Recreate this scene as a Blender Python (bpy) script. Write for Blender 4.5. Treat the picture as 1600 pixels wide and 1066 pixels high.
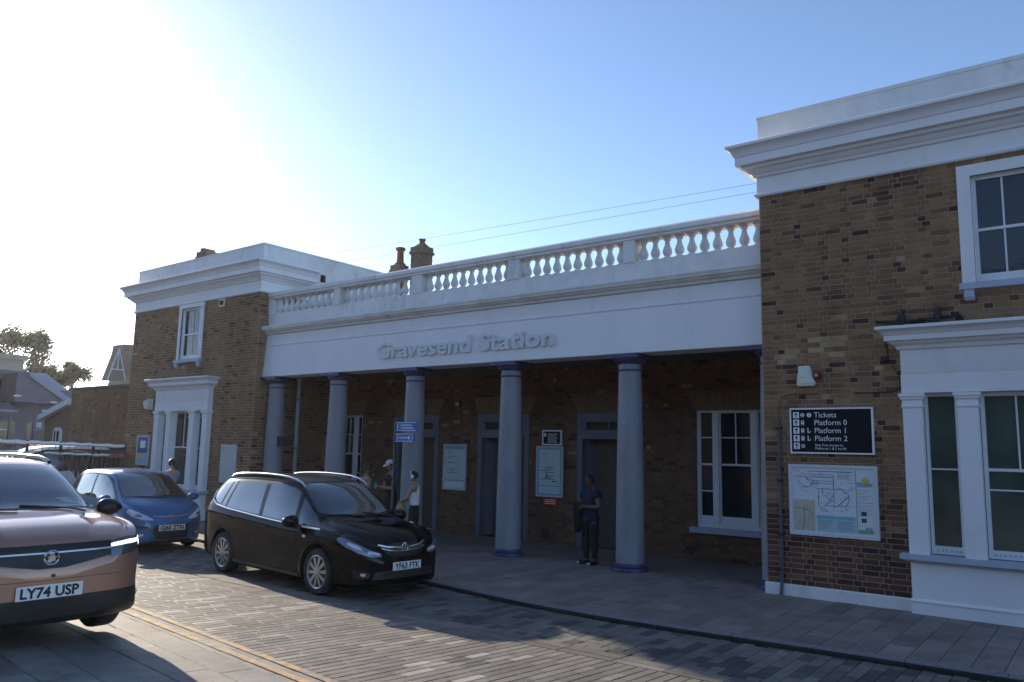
import bpy, bmesh, math, random
from math import sin, cos, pi, radians, sqrt, atan2, tan
from mathutils import Vector, Matrix, noise
from mathutils.bvhtree import BVHTree
from mathutils.geometry import delaunay_2d_cdt
random.seed(11)
S = bpy.context.scene
COL = S.collection
for _o in list(bpy.data.objects):
    bpy.data.objects.remove(_o, do_unlink=True)

# ------------------------------------------------------------------ camera, sky, sun, exposure
CAMPOS = Vector((4.449, -12.262, 2.10))
yaw, pitch, roll = radians(37.601), radians(7.837), radians(1.181)
f = Vector((-sin(yaw)*cos(pitch), cos(yaw)*cos(pitch), sin(pitch)))
r = Vector((cos(yaw), sin(yaw), 0)); u = r.cross(f)
r2 = r*cos(roll)+u*sin(roll); u2 = u*cos(roll)-r*sin(roll)
cam = bpy.data.cameras.new('camera'); camo = bpy.data.objects.new('camera', cam); COL.objects.link(camo)
M = Matrix.Identity(4)
for i in range(3):
    M[i][0] = r2[i]; M[i][1] = u2[i]; M[i][2] = -f[i]; M[i][3] = CAMPOS[i]
camo.matrix_world = M
cam.sensor_width = 36; cam.sensor_fit = 'HORIZONTAL'; cam.lens = 1224.84/1600*36
cam.clip_start = 0.1; cam.clip_end = 5000
S.camera = camo

SUN_AZ, SUN_EL = radians(-78.4), radians(17.6)
W = bpy.data.worlds.new('World'); S.world = W; W.use_nodes = True
wn = W.node_tree.nodes; wl = W.node_tree.links; wn.clear()
sky = wn.new('ShaderNodeTexSky'); sky.sky_type = 'NISHITA'; sky.sun_disc = False
sky.sun_elevation = SUN_EL; sky.sun_rotation = SUN_AZ
sky.air_density = 0.66; sky.dust_density = 0.35; sky.ozone_density = 1.9
bg = wn.new('ShaderNodeBackground'); bg.inputs['Strength'].default_value = 0.15
wo = wn.new('ShaderNodeOutputWorld')
wl.new(sky.outputs[0], bg.inputs['Color']); wl.new(bg.outputs[0], wo.inputs['Surface'])
sl = bpy.data.lights.new('sun', 'SUN'); sl.energy = 5.0; sl.angle = radians(0.55); sl.color = (1.0, 0.86, 0.68)
so = bpy.data.objects.new('sun', sl); COL.objects.link(so)
sd = Vector((-sin(SUN_AZ)*cos(SUN_EL), -cos(SUN_AZ)*cos(SUN_EL), -sin(SUN_EL)))
so.rotation_euler = sd.to_track_quat('-Z', 'Y').to_euler()
S.view_settings.view_transform = 'Standard'; S.view_settings.look = 'None'
S.view_settings.gamma = 1; S.view_settings.exposure = 0.95; S.view_settings.use_curve_mapping = False

# ------------------------------------------------------------------ helpers
OFF = {}
def off(o):
    return OFF.get(o.name, Vector((0, 0, 0))) if o else Vector((0, 0, 0))

def tag(o, label=None, cat=None, group=None, kind=None):
    if label: o['label'] = label
    if cat: o['category'] = cat
    if group: o['group'] = group
    if kind: o['kind'] = kind
    return o

def thing(name, label, cat, loc=(0, 0, 0), rz=0, group=None):
    o = bpy.data.objects.new(name, None); COL.objects.link(o)
    o.empty_display_size = 0.2
    o.location = loc; o.rotation_euler = (0, 0, rz)
    OFF[o.name] = Vector(loc) if rz == 0 else Vector((0, 0, 0))
    return tag(o, label, cat, group)

def cr(pts, n):
    """Catmull-Rom through pts (tuples), n samples per segment"""
    out = []
    P = [pts[0]]+list(pts)+[pts[-1]]
    for i in range(1, len(P)-2):
        for k in range(n):
            t = k/n
            a, b, c, d = P[i-1], P[i], P[i+1], P[i+2]
            out.append(tuple(0.5*((2*b[j])+(-a[j]+c[j])*t+(2*a[j]-5*b[j]+4*c[j]-d[j])*t*t+(-a[j]+3*b[j]-3*c[j]+d[j])*t**3) for j in range(len(b))))
    out.append(tuple(pts[-1]))
    return out

class MB:
    def __init__(s):
        s.v = []; s.f = []; s.m = []; s.a = []
    def add(s, vs, fs, mi=0, a=0.5):
        b = len(s.v); s.v += [tuple(p) for p in vs]
        for q in fs:
            s.f.append(tuple(b+i for i in q)); s.m.append(mi); s.a.append(a)
    def box(s, x0, x1, y0, y1, z0, z1, mi=0, a=0.5):
        s.add([(x0, y0, z0), (x1, y0, z0), (x1, y1, z0), (x0, y1, z0), (x0, y0, z1), (x1, y0, z1), (x1, y1, z1), (x0, y1, z1)],
              [(0, 3, 2, 1), (4, 5, 6, 7), (0, 1, 5, 4), (1, 2, 6, 5), (2, 3, 7, 6), (3, 0, 4, 7)], mi, a)
    def bbox(s, x0, x1, y0, y1, z0, z1, b=0.01, mi=0, a=0.5):
        """box with chamfered edges along z and on all borders (octagonal in plan)"""
        p = [(x0+b, y0), (x1-b, y0), (x1, y0+b), (x1, y1-b), (x1-b, y1), (x0+b, y1), (x0, y1-b), (x0, y0+b)]
        s.prism(p, z0, z1, mi, a)
    def prism(s, poly, z0, z1, mi=0, a=0.5, fn=None):
        n = len(poly)
        vs = [(p[0], p[1], z0) for p in poly]+[(p[0], p[1], z1) for p in poly]
        if fn: vs = [fn(*p) for p in vs]
        s.add(vs, [tuple(range(n))[::-1], tuple(range(n, 2*n))]+[(i, (i+1) % n, n+(i+1) % n, n+i) for i in range(n)], mi, a)
    def xz(s, poly, y0, y1, mi=0, a=0.5):
        s.prism(poly, y0, y1, mi, a, fn=lambda a_, b_, c_: (a_, c_, b_))
    def yz(s, poly, x0, x1, mi=0, a=0.5):
        s.prism(poly, x0, x1, mi, a, fn=lambda a_, b_, c_: (c_, a_, b_))
    def lathe(s, prof, c=(0, 0, 0), n=24, mi=0, a0=0, a1=2*pi, ax='z', a=0.5):
        full = abs(a1-a0-2*pi) < 1e-6
        k = n if full else n+1
        vs = []
        for (rr, z) in prof:
            for i in range(k):
                t = a0+(a1-a0)*i/n
                p = (rr*cos(t), rr*sin(t), z)
                if ax == 'y': p = (rr*cos(t), z, rr*sin(t))
                if ax == 'x': p = (z, rr*cos(t), rr*sin(t))
                vs.append((c[0]+p[0], c[1]+p[1], c[2]+p[2]))
        fs = []
        for j in range(len(prof)-1):
            for i in range(k if full else k-1):
                fs.append((j*k+i, j*k+(i+1) % k, (j+1)*k+(i+1) % k, (j+1)*k+i))
        s.add(vs, fs, mi, a)
    def tube(s, pts, rad, n=8, mi=0, a=0.5, cap=True):
        pts = [Vector(p) for p in pts]
        if not isinstance(rad, (list, tuple)): rad = [rad]*len(pts)
        vs = []; prev = None
        for i, p in enumerate(pts):
            t = (pts[min(i+1, len(pts)-1)]-pts[max(i-1, 0)]).normalized()
            if prev is None:
                prev = t.orthogonal().normalized()
            e = (prev-t*prev.dot(t)).normalized(); g = t.cross(e); prev = e
            for k in range(n):
                w = 2*pi*k/n
                vs.append(p+(e*cos(w)+g*sin(w))*rad[i])
        m = len(pts)
        fs = [(i*n+k, i*n+(k+1) % n, (i+1)*n+(k+1) % n, (i+1)*n+k) for i in range(m-1) for k in range(n)]
        if cap: fs += [tuple(range(n))[::-1], tuple(range((m-1)*n, m*n))]
        s.add(vs, fs, mi, a)
    def ball(s, c, rx, ry=None, rz=None, n=14, m=9, mi=0, a=0.5, fn=None):
        ry = rx if ry is None else ry; rz = rx if rz is None else rz
        vs = []; 
        for j in range(m+1):
            th = pi*j/m
            for i in range(n):
                ph = 2*pi*i/n
                p = Vector((sin(th)*cos(ph), sin(th)*sin(ph), cos(th)))
                if fn: p = fn(p)
                vs.append((c[0]+rx*p.x, c[1]+ry*p.y, c[2]+rz*p.z))
        s.add(vs, [(j*n+i, (j+1)*n+i, (j+1)*n+(i+1) % n, j*n+(i+1) % n) for j in range(m) for i in range(n)], mi, a)
    def sweep(s, path, prof, mi=0, a=0.5, cap=True):
        """profile (out, z) swept along plan path (x, y); outward = right-hand side of travel"""
        n = len(path); rows = []
        for i, p in enumerate(path):
            p = Vector(p)
            d0 = (p-Vector(path[i-1])).normalized() if i > 0 else None
            d1 = (Vector(path[i+1])-p).normalized() if i < n-1 else None
            n0 = Vector((d0.y, -d0.x)) if d0 else None; n1 = Vector((d1.y, -d1.x)) if d1 else None
            if n0 is None: m = n1
            elif n1 is None: m = n0
            else:
                m = (n0+n1); m = m/(m.dot(n0))
            rows.append([(p.x+m.x*o, p.y+m.y*o, z) for (o, z) in prof])
        k = len(prof); vs = [q for row in rows for q in row]
        fs = [(i*k+j, (i+1)*k+j, (i+1)*k+j+1, i*k+j+1) for i in range(n-1) for j in range(k-1)]
        if cap: fs += [tuple(range(k)), tuple(range((n-1)*k, n*k))[::-1]]
        s.add(vs, fs, mi, a)
    def mesh(s, name, mats, o=Vector((0, 0, 0)), smooth=None, attr=False):
        me = bpy.data.meshes.new(name)
        vs = [(v[0]-o[0], v[1]-o[1], v[2]-o[2]) for v in s.v]
        me.from_pydata(vs, [], s.f)
        if not isinstance(mats, (list, tuple)): mats = [mats]
        for m in mats: me.materials.append(m)
        me.polygons.foreach_set('material_index', s.m)
        if attr:
            at = me.attributes.new('tint', 'FLOAT', 'FACE'); at.data.foreach_set('value', s.a)
        if smooth:
            me.polygons.foreach_set('use_smooth', [True]*len(s.f))
            me.set_sharp_from_angle(angle=radians(smooth))
        me.update()
        return me
    def build(s, name, mats, parent=None, smooth=None, attr=False, local=False, fix=True):
        o_ = Vector((0, 0, 0)) if local else off(parent)
        me = s.mesh(name, mats, o_, smooth, attr)
        if fix:
            bm = bmesh.new(); bm.from_mesh(me); bmesh.ops.recalc_face_normals(bm, faces=bm.faces); bm.to_mesh(me); bm.free()
        ob = bpy.data.objects.new(name, me); COL.objects.link(ob)
        if parent:
            ob.parent = parent
            if not local: OFF[ob.name] = off(parent).copy()
        return ob

def inst(name, me, parent, loc, scale=(1, 1, 1), rot=(0, 0, 0)):
    ob = bpy.data.objects.new(name, me); COL.objects.link(ob)
    ob.parent = parent
    o_ = off(parent)
    ob.location = (loc[0]-o_[0], loc[1]-o_[1], loc[2]-o_[2]); ob.scale = scale; ob.rotation_euler = rot
    return ob

def textmesh(txt, size, extrude=0.0, bold=0.0, align='LEFT', sx=1.0):
    cu = bpy.data.curves.new('lettering', 'FONT'); cu.body = txt; cu.size = size; cu.extrude = extrude
    cu.offset = bold; cu.align_x = align; cu.resolution_u = 3
    ob = bpy.data.objects.new('lettering', cu); COL.objects.link(ob)
    dg = bpy.context.evaluated_depsgraph_get(); dg.update()
    me = bpy.data.meshes.new_from_object(ob.evaluated_get(dg))
    bpy.data.objects.remove(ob, do_unlink=True); bpy.data.curves.remove(cu)
    if sx != 1.0:
        for v in me.vertices: v.co.x *= sx
    return me

def text_to(mb, txt, size, fn, mi=0, bold=0.0, align='LEFT', sx=1.0, extrude=0.0):
    """append flat lettering to a builder; fn maps (u, v, w) to a point"""
    me = textmesh(txt, size, extrude, bold, align, sx)
    mb.add([fn(*v.co) for v in me.vertices], [tuple(p.vertices) for p in me.polygons], mi)
    bpy.data.meshes.remove(me)

# ------------------------------------------------------------------ materials
def nd(t, typ, **k):
    n = t.nodes.new(typ)
    for a, b in k.items():
        if a in n.inputs: n.inputs[a].default_value = b
        else: setattr(n, a, b)
    return n

def ramp(t, stops):
    n = t.nodes.new('ShaderNodeValToRGB'); e = n.color_ramp.elements
    while len(e) < len(stops): e.new(0.5)
    for i, (p, c) in enumerate(stops):
        e[i].position = p; e[i].color = (*c, 1)
    return n

def mat(name, col, rough=0.6, metal=0.0, var=0.0, vs=3.0, bump=0.0, bs=60.0, spec=0.5, coat=0.0, stain=None, ss=1.2, sthr=(0.5, 0.75), stretch=(1, 1, 1), emit=None, flake=0.0):
    m = bpy.data.materials.new(name); m.use_nodes = True; t = m.node_tree
    b = t.nodes['Principled BSDF']
    b.inputs['Base Color'].default_value = (*col, 1); b.inputs['Roughness'].default_value = rough
    b.inputs['Metallic'].default_value = metal; b.inputs['Specular IOR Level'].default_value = spec
    b.inputs['Coat Weight'].default_value = coat; b.inputs['Coat Roughness'].default_value = 0.03
    if emit:
        b.inputs['Emission Color'].default_value = (*emit[0], 1); b.inputs['Emission Strength'].default_value = emit[1]
    if var or bump or stain:
        tc = nd(t, 'ShaderNodeTexCoord'); geo = nd(t, 'ShaderNodeNewGeometry')
        mp = nd(t, 'ShaderNodeMapping'); mp.inputs['Scale'].default_value = stretch
        t.links.new(geo.outputs['Position'], mp.inputs[0])
        src = None
        if var:
            n = nd(t, 'ShaderNodeTexNoise', Scale=vs, Detail=6.0, Roughness=0.62)
            t.links.new(mp.outputs[0], n.inputs['Vector'])
            lo = tuple(max(0, c*(1-var)) for c in col); hi = tuple(min(1, c*(1+var)) for c in col)
            rp = ramp(t, [(0.3, lo), (0.7, hi)]); t.links.new(n.outputs[0], rp.inputs[0]); src = rp.outputs[0]
        if stain:
            n2 = nd(t, 'ShaderNodeTexNoise', Scale=ss, Detail=8.0, Roughness=0.7)
            t.links.new(mp.outputs[0], n2.inputs['Vector'])
            r2_ = ramp(t, [(sthr[0], (0, 0, 0)), (sthr[1], (1, 1, 1))]); t.links.new(n2.outputs[0], r2_.inputs[0])
            mx = nd(t, 'ShaderNodeMix', data_type='RGBA')
            t.links.new(r2_.outputs[0], mx.inputs[0])
            if src: t.links.new(src, mx.inputs[6])
            else: mx.inputs[6].default_value = (*col, 1)
            mx.inputs[7].default_value = (*stain, 1); src = mx.outputs[2]
        if src: t.links.new(src, b.inputs['Base Color'])
        if bump:
            n3 = nd(t, 'ShaderNodeTexNoise', Scale=bs, Detail=5.0, Roughness=0.6)
            t.links.new(geo.outputs['Position'], n3.inputs['Vector'])
            bp = nd(t, 'ShaderNodeBump', Strength=min(1, bump), Distance=0.004)
            t.links.new(n3.outputs[0], bp.inputs['Height']); t.links.new(bp.outputs[0], b.inputs['Normal'])
    return m

def tint_mat(name, stops, rough=0.85, grain=0.25, gs=35.0, bump=0.5, stain=0.0):
    """colour from the per-piece 'tint' value"""
    m = bpy.data.materials.new(name); m.use_nodes = True; t = m.node_tree
    b = t.nodes['Principled BSDF']; b.inputs['Roughness'].default_value = rough; b.inputs['Specular IOR Level'].default_value = 0.3
    at = nd(t, 'ShaderNodeAttribute', attribute_name='tint')
    rp = ramp(t, stops); t.links.new(at.outputs['Fac'], rp.inputs[0])
    geo = nd(t, 'ShaderNodeNewGeometry')
    n = nd(t, 'ShaderNodeTexNoise', Scale=gs, Detail=6.0, Roughness=0.7); t.links.new(geo.outputs['Position'], n.inputs['Vector'])
    mr = nd(t, 'ShaderNodeMapRange'); mr.inputs['From Min'].default_value = 0.25; mr.inputs['From Max'].default_value = 0.75
    mr.inputs['To Min'].default_value = 1-grain; mr.inputs['To Max'].default_value = 1+grain
    t.links.new(n.outputs[0], mr.inputs[0])
    mp2 = nd(t, 'ShaderNodeMapping'); mp2.inputs['Scale'].default_value = (1, 1, 0.45); t.links.new(geo.outputs['Position'], mp2.inputs[0])
    n2 = nd(t, 'ShaderNodeTexNoise', Scale=1.6, Detail=7.0, Roughness=0.68); t.links.new(mp2.outputs[0], n2.inputs['Vector'])
    mr2 = nd(t, 'ShaderNodeMapRange'); mr2.inputs['From Min'].default_value = 0.3; mr2.inputs['From Max'].default_value = 0.7
    mr2.inputs['To Min'].default_value = 0.66; mr2.inputs['To Max'].default_value = 1.26
    t.links.new(n2.outputs[0], mr2.inputs[0])
    mu = nd(t, 'ShaderNodeMath', operation='MULTIPLY'); t.links.new(mr.outputs[0], mu.inputs[0]); t.links.new(mr2.outputs[0], mu.inputs[1])
    if stain:      # oil drips, gum and damp patches
        n4 = nd(t, 'ShaderNodeTexNoise', Scale=1.7, Detail=9.0, Roughness=0.75, Distortion=0.6); t.links.new(geo.outputs['Position'], n4.inputs['Vector'])
        q4 = nd(t, 'ShaderNodeMapRange'); q4.inputs['From Min'].default_value = 0.56; q4.inputs['From Max'].default_value = 0.70; q4.inputs['To Min'].default_value = 1.0; q4.inputs['To Max'].default_value = 1-stain
        t.links.new(n4.outputs[0], q4.inputs[0])
        v4 = nd(t, 'ShaderNodeTexVoronoi', Scale=4.5); t.links.new(geo.outputs['Position'], v4.inputs['Vector'])
        g4 = nd(t, 'ShaderNodeMapRange'); g4.inputs['From Min'].default_value = 0.07; g4.inputs['From Max'].default_value = 0.10; g4.inputs['To Min'].default_value = 1-stain*1.2; g4.inputs['To Max'].default_value = 1.0
        t.links.new(v4.outputs['Distance'], g4.inputs[0])
        m4 = nd(t, 'ShaderNodeMath', operation='MULTIPLY'); t.links.new(q4.outputs[0], m4.inputs[0]); t.links.new(g4.outputs[0], m4.inputs[1])
        m5 = nd(t, 'ShaderNodeMath', operation='MULTIPLY'); t.links.new(m4.outputs[0], m5.inputs[0]); t.links.new(mu.outputs[0], m5.inputs[1]); mu = m5
    vm = nd(t, 'ShaderNodeVectorMath', operation='SCALE'); t.links.new(rp.outputs[0], vm.inputs[0]); t.links.new(mu.outputs[0], vm.inputs['Scale'])
    t.links.new(vm.outputs[0], b.inputs['Base Color'])
    bp = nd(t, 'ShaderNodeBump', Strength=bump, Distance=0.003); t.links.new(n.outputs[0], bp.inputs['Height']); t.links.new(bp.outputs[0], b.inputs['Normal'])
    return m

WHITE = mat('white_painted_stucco', (0.755, 0.755, 0.76), 0.7, var=0.04, vs=1.6, bump=0.35, bs=40, stain=(0.64, 0.62, 0.59), ss=2.2, sthr=(0.55, 0.85), stretch=(1, 1, 0.45))
WHITE_W = mat('weathered_white_stucco', (0.73, 0.72, 0.70), 0.78, var=0.07, vs=2.0, bump=0.5, bs=30, stain=(0.44, 0.42, 0.38), ss=2.6, sthr=(0.52, 0.85), stretch=(1, 1, 0.5))
WOODW = mat('white_gloss_joinery', (0.76, 0.77, 0.78), 0.4, var=0.05, vs=8)
SILL = mat('grey_painted_sill', (0.40, 0.45, 0.53), 0.6, var=0.08, vs=5, bump=0.2)
COLM = mat('pale_blue_grey_paint', (0.25, 0.255, 0.285), 0.55, var=0.10, vs=2.5, bump=0.4, bs=40, stain=(0.17, 0.17, 0.185), ss=3.0, sthr=(0.5, 0.8), stretch=(1, 1, 0.35))
NAVY = mat('navy_paint', (0.055, 0.055, 0.13), 0.4, var=0.15, vs=6, bump=0.15, stain=(0.15, 0.15, 0.2), ss=9, sthr=(0.62, 0.8))
DOORP = mat('blue_grey_door_paint', (0.125, 0.145, 0.20), 0.45, var=0.1, vs=4)
GLASS = mat('dark_window_glass', (0.018, 0.022, 0.026), 0.03, spec=0.6, bump=0.9, bs=2.6)
GLASSG = mat('frosted_green_glass', (0.055, 0.085, 0.070), 0.12, var=0.45, vs=1.1, spec=0.5, bump=0.9, bs=2.2)
DARK = mat('dark_interior', (0.012, 0.012, 0.013), 0.9)
DARKB = mat('black_metal', (0.02, 0.02, 0.022), 0.45, var=0.2, vs=10)
MORTAR = mat('lime_mortar', (0.37, 0.27, 0.185), 0.95, var=0.2, vs=14, bump=0.5, bs=120)
MORTARD = mat('dark_mortar', (0.12, 0.095, 0.075), 0.95, var=0.2, vs=14, bump=0.5, bs=120)  # darker mortar for the portico walls, main range and outbuilding
BR = [(0.0, (0.045, 0.030, 0.028)), (0.10, (0.075, 0.038, 0.032)), (0.22, (0.135, 0.060, 0.040)), (0.36, (0.20, 0.108, 0.060)), (0.6, (0.25, 0.148, 0.078)), (0.85, (0.30, 0.19, 0.10)), (1.0, (0.42, 0.31, 0.18))]
BRICK = tint_mat('stock_brick', BR, 0.9, 0.28, 30)
SETT = tint_mat('granite_sett', [(0.0, (0.062, 0.062, 0.064)), (0.35, (0.142, 0.130, 0.116)), (0.7, (0.215, 0.197, 0.170)), (0.88, (0.26, 0.238, 0.205)), (1.0, (0.38, 0.35, 0.31))], 0.66, 0.22, 60, 0.3, stain=0.25)
SLAB = tint_mat('concrete_paving', [(0.0, (0.165, 0.14, 0.125)), (0.5, (0.22, 0.185, 0.165)), (1.0, (0.275, 0.235, 0.21))], 0.68, 0.22, 45, 0.5, stain=0.3)
SLABF = tint_mat('yorkstone_paving', [(0.0, (0.18, 0.168, 0.15)), (0.5, (0.25, 0.235, 0.21)), (1.0, (0.32, 0.295, 0.262))], 0.62, 0.25, 70, 0.5, stain=0.3)
BED = mat('paving_bed', (0.045, 0.045, 0.045), 0.95, var=0.3, vs=20)
ASPH = mat('asphalt', (0.055, 0.055, 0.056), 0.85, var=0.25, vs=3, bump=0.4)
KERB = mat('kerb_granite', (0.17, 0.17, 0.175), 0.7, var=0.2, vs=15, bump=0.4)
KERBD = mat('dark_kerb_face', (0.022, 0.022, 0.02), 0.9, var=0.4, vs=9, bump=0.4)  # near-black front face of the kerb stones, darker than their tops
YELLOW = mat('worn_yellow_line_paint', (0.44, 0.27, 0.10), 0.7, var=0.2, vs=12, bump=0.3, stain=(0.17, 0.155, 0.135), ss=7, sthr=(0.46, 0.58))
RUBBER = mat('tyre_rubber', (0.018, 0.018, 0.019), 0.8, bump=0.2)
ALLOY = mat('alloy_wheel', (0.42, 0.43, 0.45), 0.32, metal=0.85)
CHROME = mat('chrome', (0.82, 0.83, 0.85), 0.09, metal=1.0)
ALU = mat('brushed_aluminium', (0.55, 0.56, 0.58), 0.35, metal=0.9)
FRM = mat('silver_poster_frame', (0.58, 0.60, 0.63), 0.4)
CARGL = mat('tinted_car_glass', (0.020, 0.027, 0.032), 0.02, spec=1.0, coat=1.0)
LAMPG = mat('clear_lamp_lens', (0.62, 0.65, 0.68), 0.15, metal=0.25, coat=1.0)
LAMPD = mat('dark_lamp_housing', (0.10, 0.11, 0.13), 0.10, metal=0.6, coat=1.0)
LENS = mat('smoked_lamp_lens', (0.20, 0.22, 0.25), 0.10, metal=0.5, coat=1.0)
BLKPL = mat('black_trim_plastic', (0.014, 0.014, 0.015), 0.45, bump=0.2)
GLOSSB = mat('gloss_black_trim', (0.010, 0.011, 0.013), 0.25, spec=0.35)
PLATE = mat('number_plate_white', (0.80, 0.80, 0.77), 0.35)
INK = mat('black_print', (0.012, 0.012, 0.014), 0.6)
REDL = mat('red_tail_lamp', (0.45, 0.01, 0.012), 0.12, coat=1.0)
SIGNK = mat('black_sign_face', (0.008, 0.009, 0.012), 0.55, spec=0.2)
SIGNW = mat('white_sign_print', (0.82, 0.83, 0.84), 0.5)
PAPER = mat('poster_paper', (0.62, 0.68, 0.70), 0.5, var=0.04, vs=6)
SKYB = mat('pale_blue_print', (0.18, 0.42, 0.55), 0.5)
CREAM = mat('cream_plastic', (0.70, 0.70, 0.62), 0.5, var=0.06, vs=9)

# ------------------------------------------------------------------ ground levels
def zg(y):
    return -0.06+0.06*max(0.0, -4.4-y)

g = MB()
g.add([(-600, -600, -0.35), (600, -600, -0.35), (600, 600, -0.35), (-600, 600, -0.35)], [(0, 1, 2, 3)])
tag(g.build('ground', ASPH), kind='structure')

KP = [(9, -2.93), (3.5, -2.95), (1.2, -3.1), (-0.77, -3.24), (-2.43, -3.18), (-3.6, -2.98), (-5, -2.78), (-7.5, -2.5), (-10, -2.42), (-20, -2.4), (-60, -2.4)]
def kerb_y(x):
    for a, b in zip(KP, KP[1:]):
        if b[0] <= x <= a[0]:
            t = (x-a[0])/(b[0]-a[0]); t2 = t
            return a[1]+(b[1]-a[1])*t2
    return KP[0][1]

# road sheet follows the kerb and rises gently towards the far side of the street
rd = MB()
xs = [9-i*1.0 for i in range(30)]+[-22, -28, -38, -60]
for i in range(len(xs)-1):
    xa, xb = xs[i], xs[i+1]
    dz = -0.018
    ys = [None, -4.4, -9.0, -20.0]
    for j in range(3):
        ya = kerb_y(xa)+0.02 if j == 0 else ys[j]; yb = kerb_y(xb)+0.02 if j == 0 else ys[j]
        rd.add([(xa, ya, zg(ya)+dz), (xb, yb, zg(yb)+dz), (xb, ys[j+1], zg(ys[j+1])+dz), (xa, ys[j+1], zg(ys[j+1])+dz)], [(0, 1, 2, 3)])
road = tag(rd.build('road', BED), kind='structure')
pv = MB()
for i in range(len(xs)-1):
    xa, xb = xs[i], xs[i+1]
    pv.add([(xa, kerb_y(xa)+0.1, -0.012), (xb, kerb_y(xb)+0.1, -0.012), (xb, 0.2 if xb < -13.6 or xa > 0.1 else 2.95, -0.012), (xa, 0.2 if xb < -13.6 or xa > 0.1 else 2.95, -0.012)], [(0, 1, 2, 3)])
pave = tag(pv.build('pavement', BED), kind='structure')
fc = MB()
def yl(x): return -7.62-0.112*(x+1.15)       # inner edge of the double yellow line (road side)
for i in range(len(xs)-1):
    xa, xb = xs[i], xs[i+1]
    fc.add([(xa, yl(xa)-0.36, zg(yl(xa)-0.36)-0.013), (xb, yl(xb)-0.36, zg(yl(xb)-0.36)-0.013), (xb, -16, zg(-16)-0.013), (xa, -16, zg(-16)-0.013)], [(0, 1, 2, 3)])
fore = tag(fc.build('forecourt_pavement', BED), kind='structure')

def piece_mesh(name, m, tint, ch=0.04, tilt=False):
    """unit paving/brick piece -0.5..0.5, chamfered towards +Z, bottom open"""
    b = MB(); c = ch
    o = [(-.5, -.5), (.5, -.5), (.5, .5), (-.5, .5)]; q = [(-.5+c, -.5+c), (.5-c, -.5+c), (.5-c, .5-c), (-.5+c, .5-c)]
    vs = [(x, y, -1) for x, y in o]+[(x, y, -0.25) for x, y in o]+[(x, y, 0) for x, y in q]
    b.add(vs, [(0, 1, 5, 4), (1, 2, 6, 5), (2, 3, 7, 6), (3, 0, 4, 7), (4, 5, 9, 8), (5, 6, 10, 9), (6, 7, 11, 10), (7, 4, 8, 11), (8, 9, 10, 11)], 0, tint)
    return b.mesh(name, m, attr=True)
def piece_to(mb, mtx, tint, ch=0.04, top=True):
    c = ch
    o = [(-.5, -.5), (.5, -.5), (.5, .5), (-.5, .5)]; q = [(-.5+c, -.5+c), (.5-c, -.5+c), (.5-c, .5-c), (-.5+c, .5-c)]
    vs = [mtx @ Vector((x, y, -1)) for x, y in o]+[mtx @ Vector((x, y, -0.25)) for x, y in o]+[mtx @ Vector((x, y, 0)) for x, y in q]
    mb.add(vs, [(0, 1, 5, 4), (1, 2, 6, 5), (2, 3, 7, 6), (3, 0, 4, 7), (4, 5, 9, 8), (5, 6, 10, 9), (6, 7, 11, 10), (7, 4, 8, 11), (8, 9, 10, 11)], 0, tint)

NV = 12
def lay(pieces, name, stuffname, m, parent, limit=300, ch=0.04):
    """pieces: (centre, (sx, sy, sz), euler, tint). Nearest in view become parts, the rest one stuff part"""
    def score(p):
        d = Vector(p[0])-CAMPOS; w = d.dot(f)
        if w < 0.5: return 1e6
        px = d.dot(r2)/w*1224.84; py = d.dot(u2)/w*1224.84
        s = d.length
        if abs(px) > 815 or abs(py) > 548: s += 1000
        return s
    ps = sorted(pieces, key=score)
    meshes = [piece_mesh(name, m, (k+0.5)/NV, ch) for k in range(NV)]
    for p in ps[:limit]:
        inst(name, meshes[min(NV-1, int(p[3]*NV))], parent, p[0], p[1], p[2])
    if len(ps) > limit:
        b = MB()
        from mathutils import Euler
        for p in ps[limit:]:
            mt = Matrix.LocRotScale(Vector(p[0]), Euler(p[2]), Vector(p[1]))
            piece_to(b, mt, p[3], ch)
        o = b.build(stuffname, m, parent, attr=True, fix=False)
        o['kind'] = 'stuff'

def cl(a): return max(0.01, min(0.99, a))
# --- carriageway setts: long axis across the road
SL = atan2(0.06, 1.0)
ps = []
x = 4.2; k = 0
while x > -21:
    y = -4.97-random.random()*0.2
    ymin = yl(x)-0.02
    first = True
    while y > ymin:
        L = 0.30+random.random()*0.12
        y1 = max(ymin, y-L)
        if first: y0 = -4.98; first = False
        else: y0 = y
        if y0-y1 > 0.06:
            yc = (y0+y1)/2
            nz = noise.noise(Vector((x*0.5, yc*0.5, 0)))
            t = random.gauss(0.52+0.10*nz, 0.10)
            q = random.random()
            if q < 0.09: t = random.uniform(0.86, 1.0)
            elif q < 0.16: t = random.uniform(0.22, 0.32)
            ps.append(((x-0.054+random.uniform(-.003, .003), yc, zg(yc)+random.uniform(-.0006, .0006)), (0.1015, y0-y1-0.006, 0.018), (SL*-1+random.uniform(-.004, .004), random.uniform(-.006, .006), random.uniform(-.006, .006)), cl(t)))
        y = y1
    x -= 0.1155
lay(ps, 'sett', 'sett_field', SETT, road, 230, 0.02)
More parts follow.
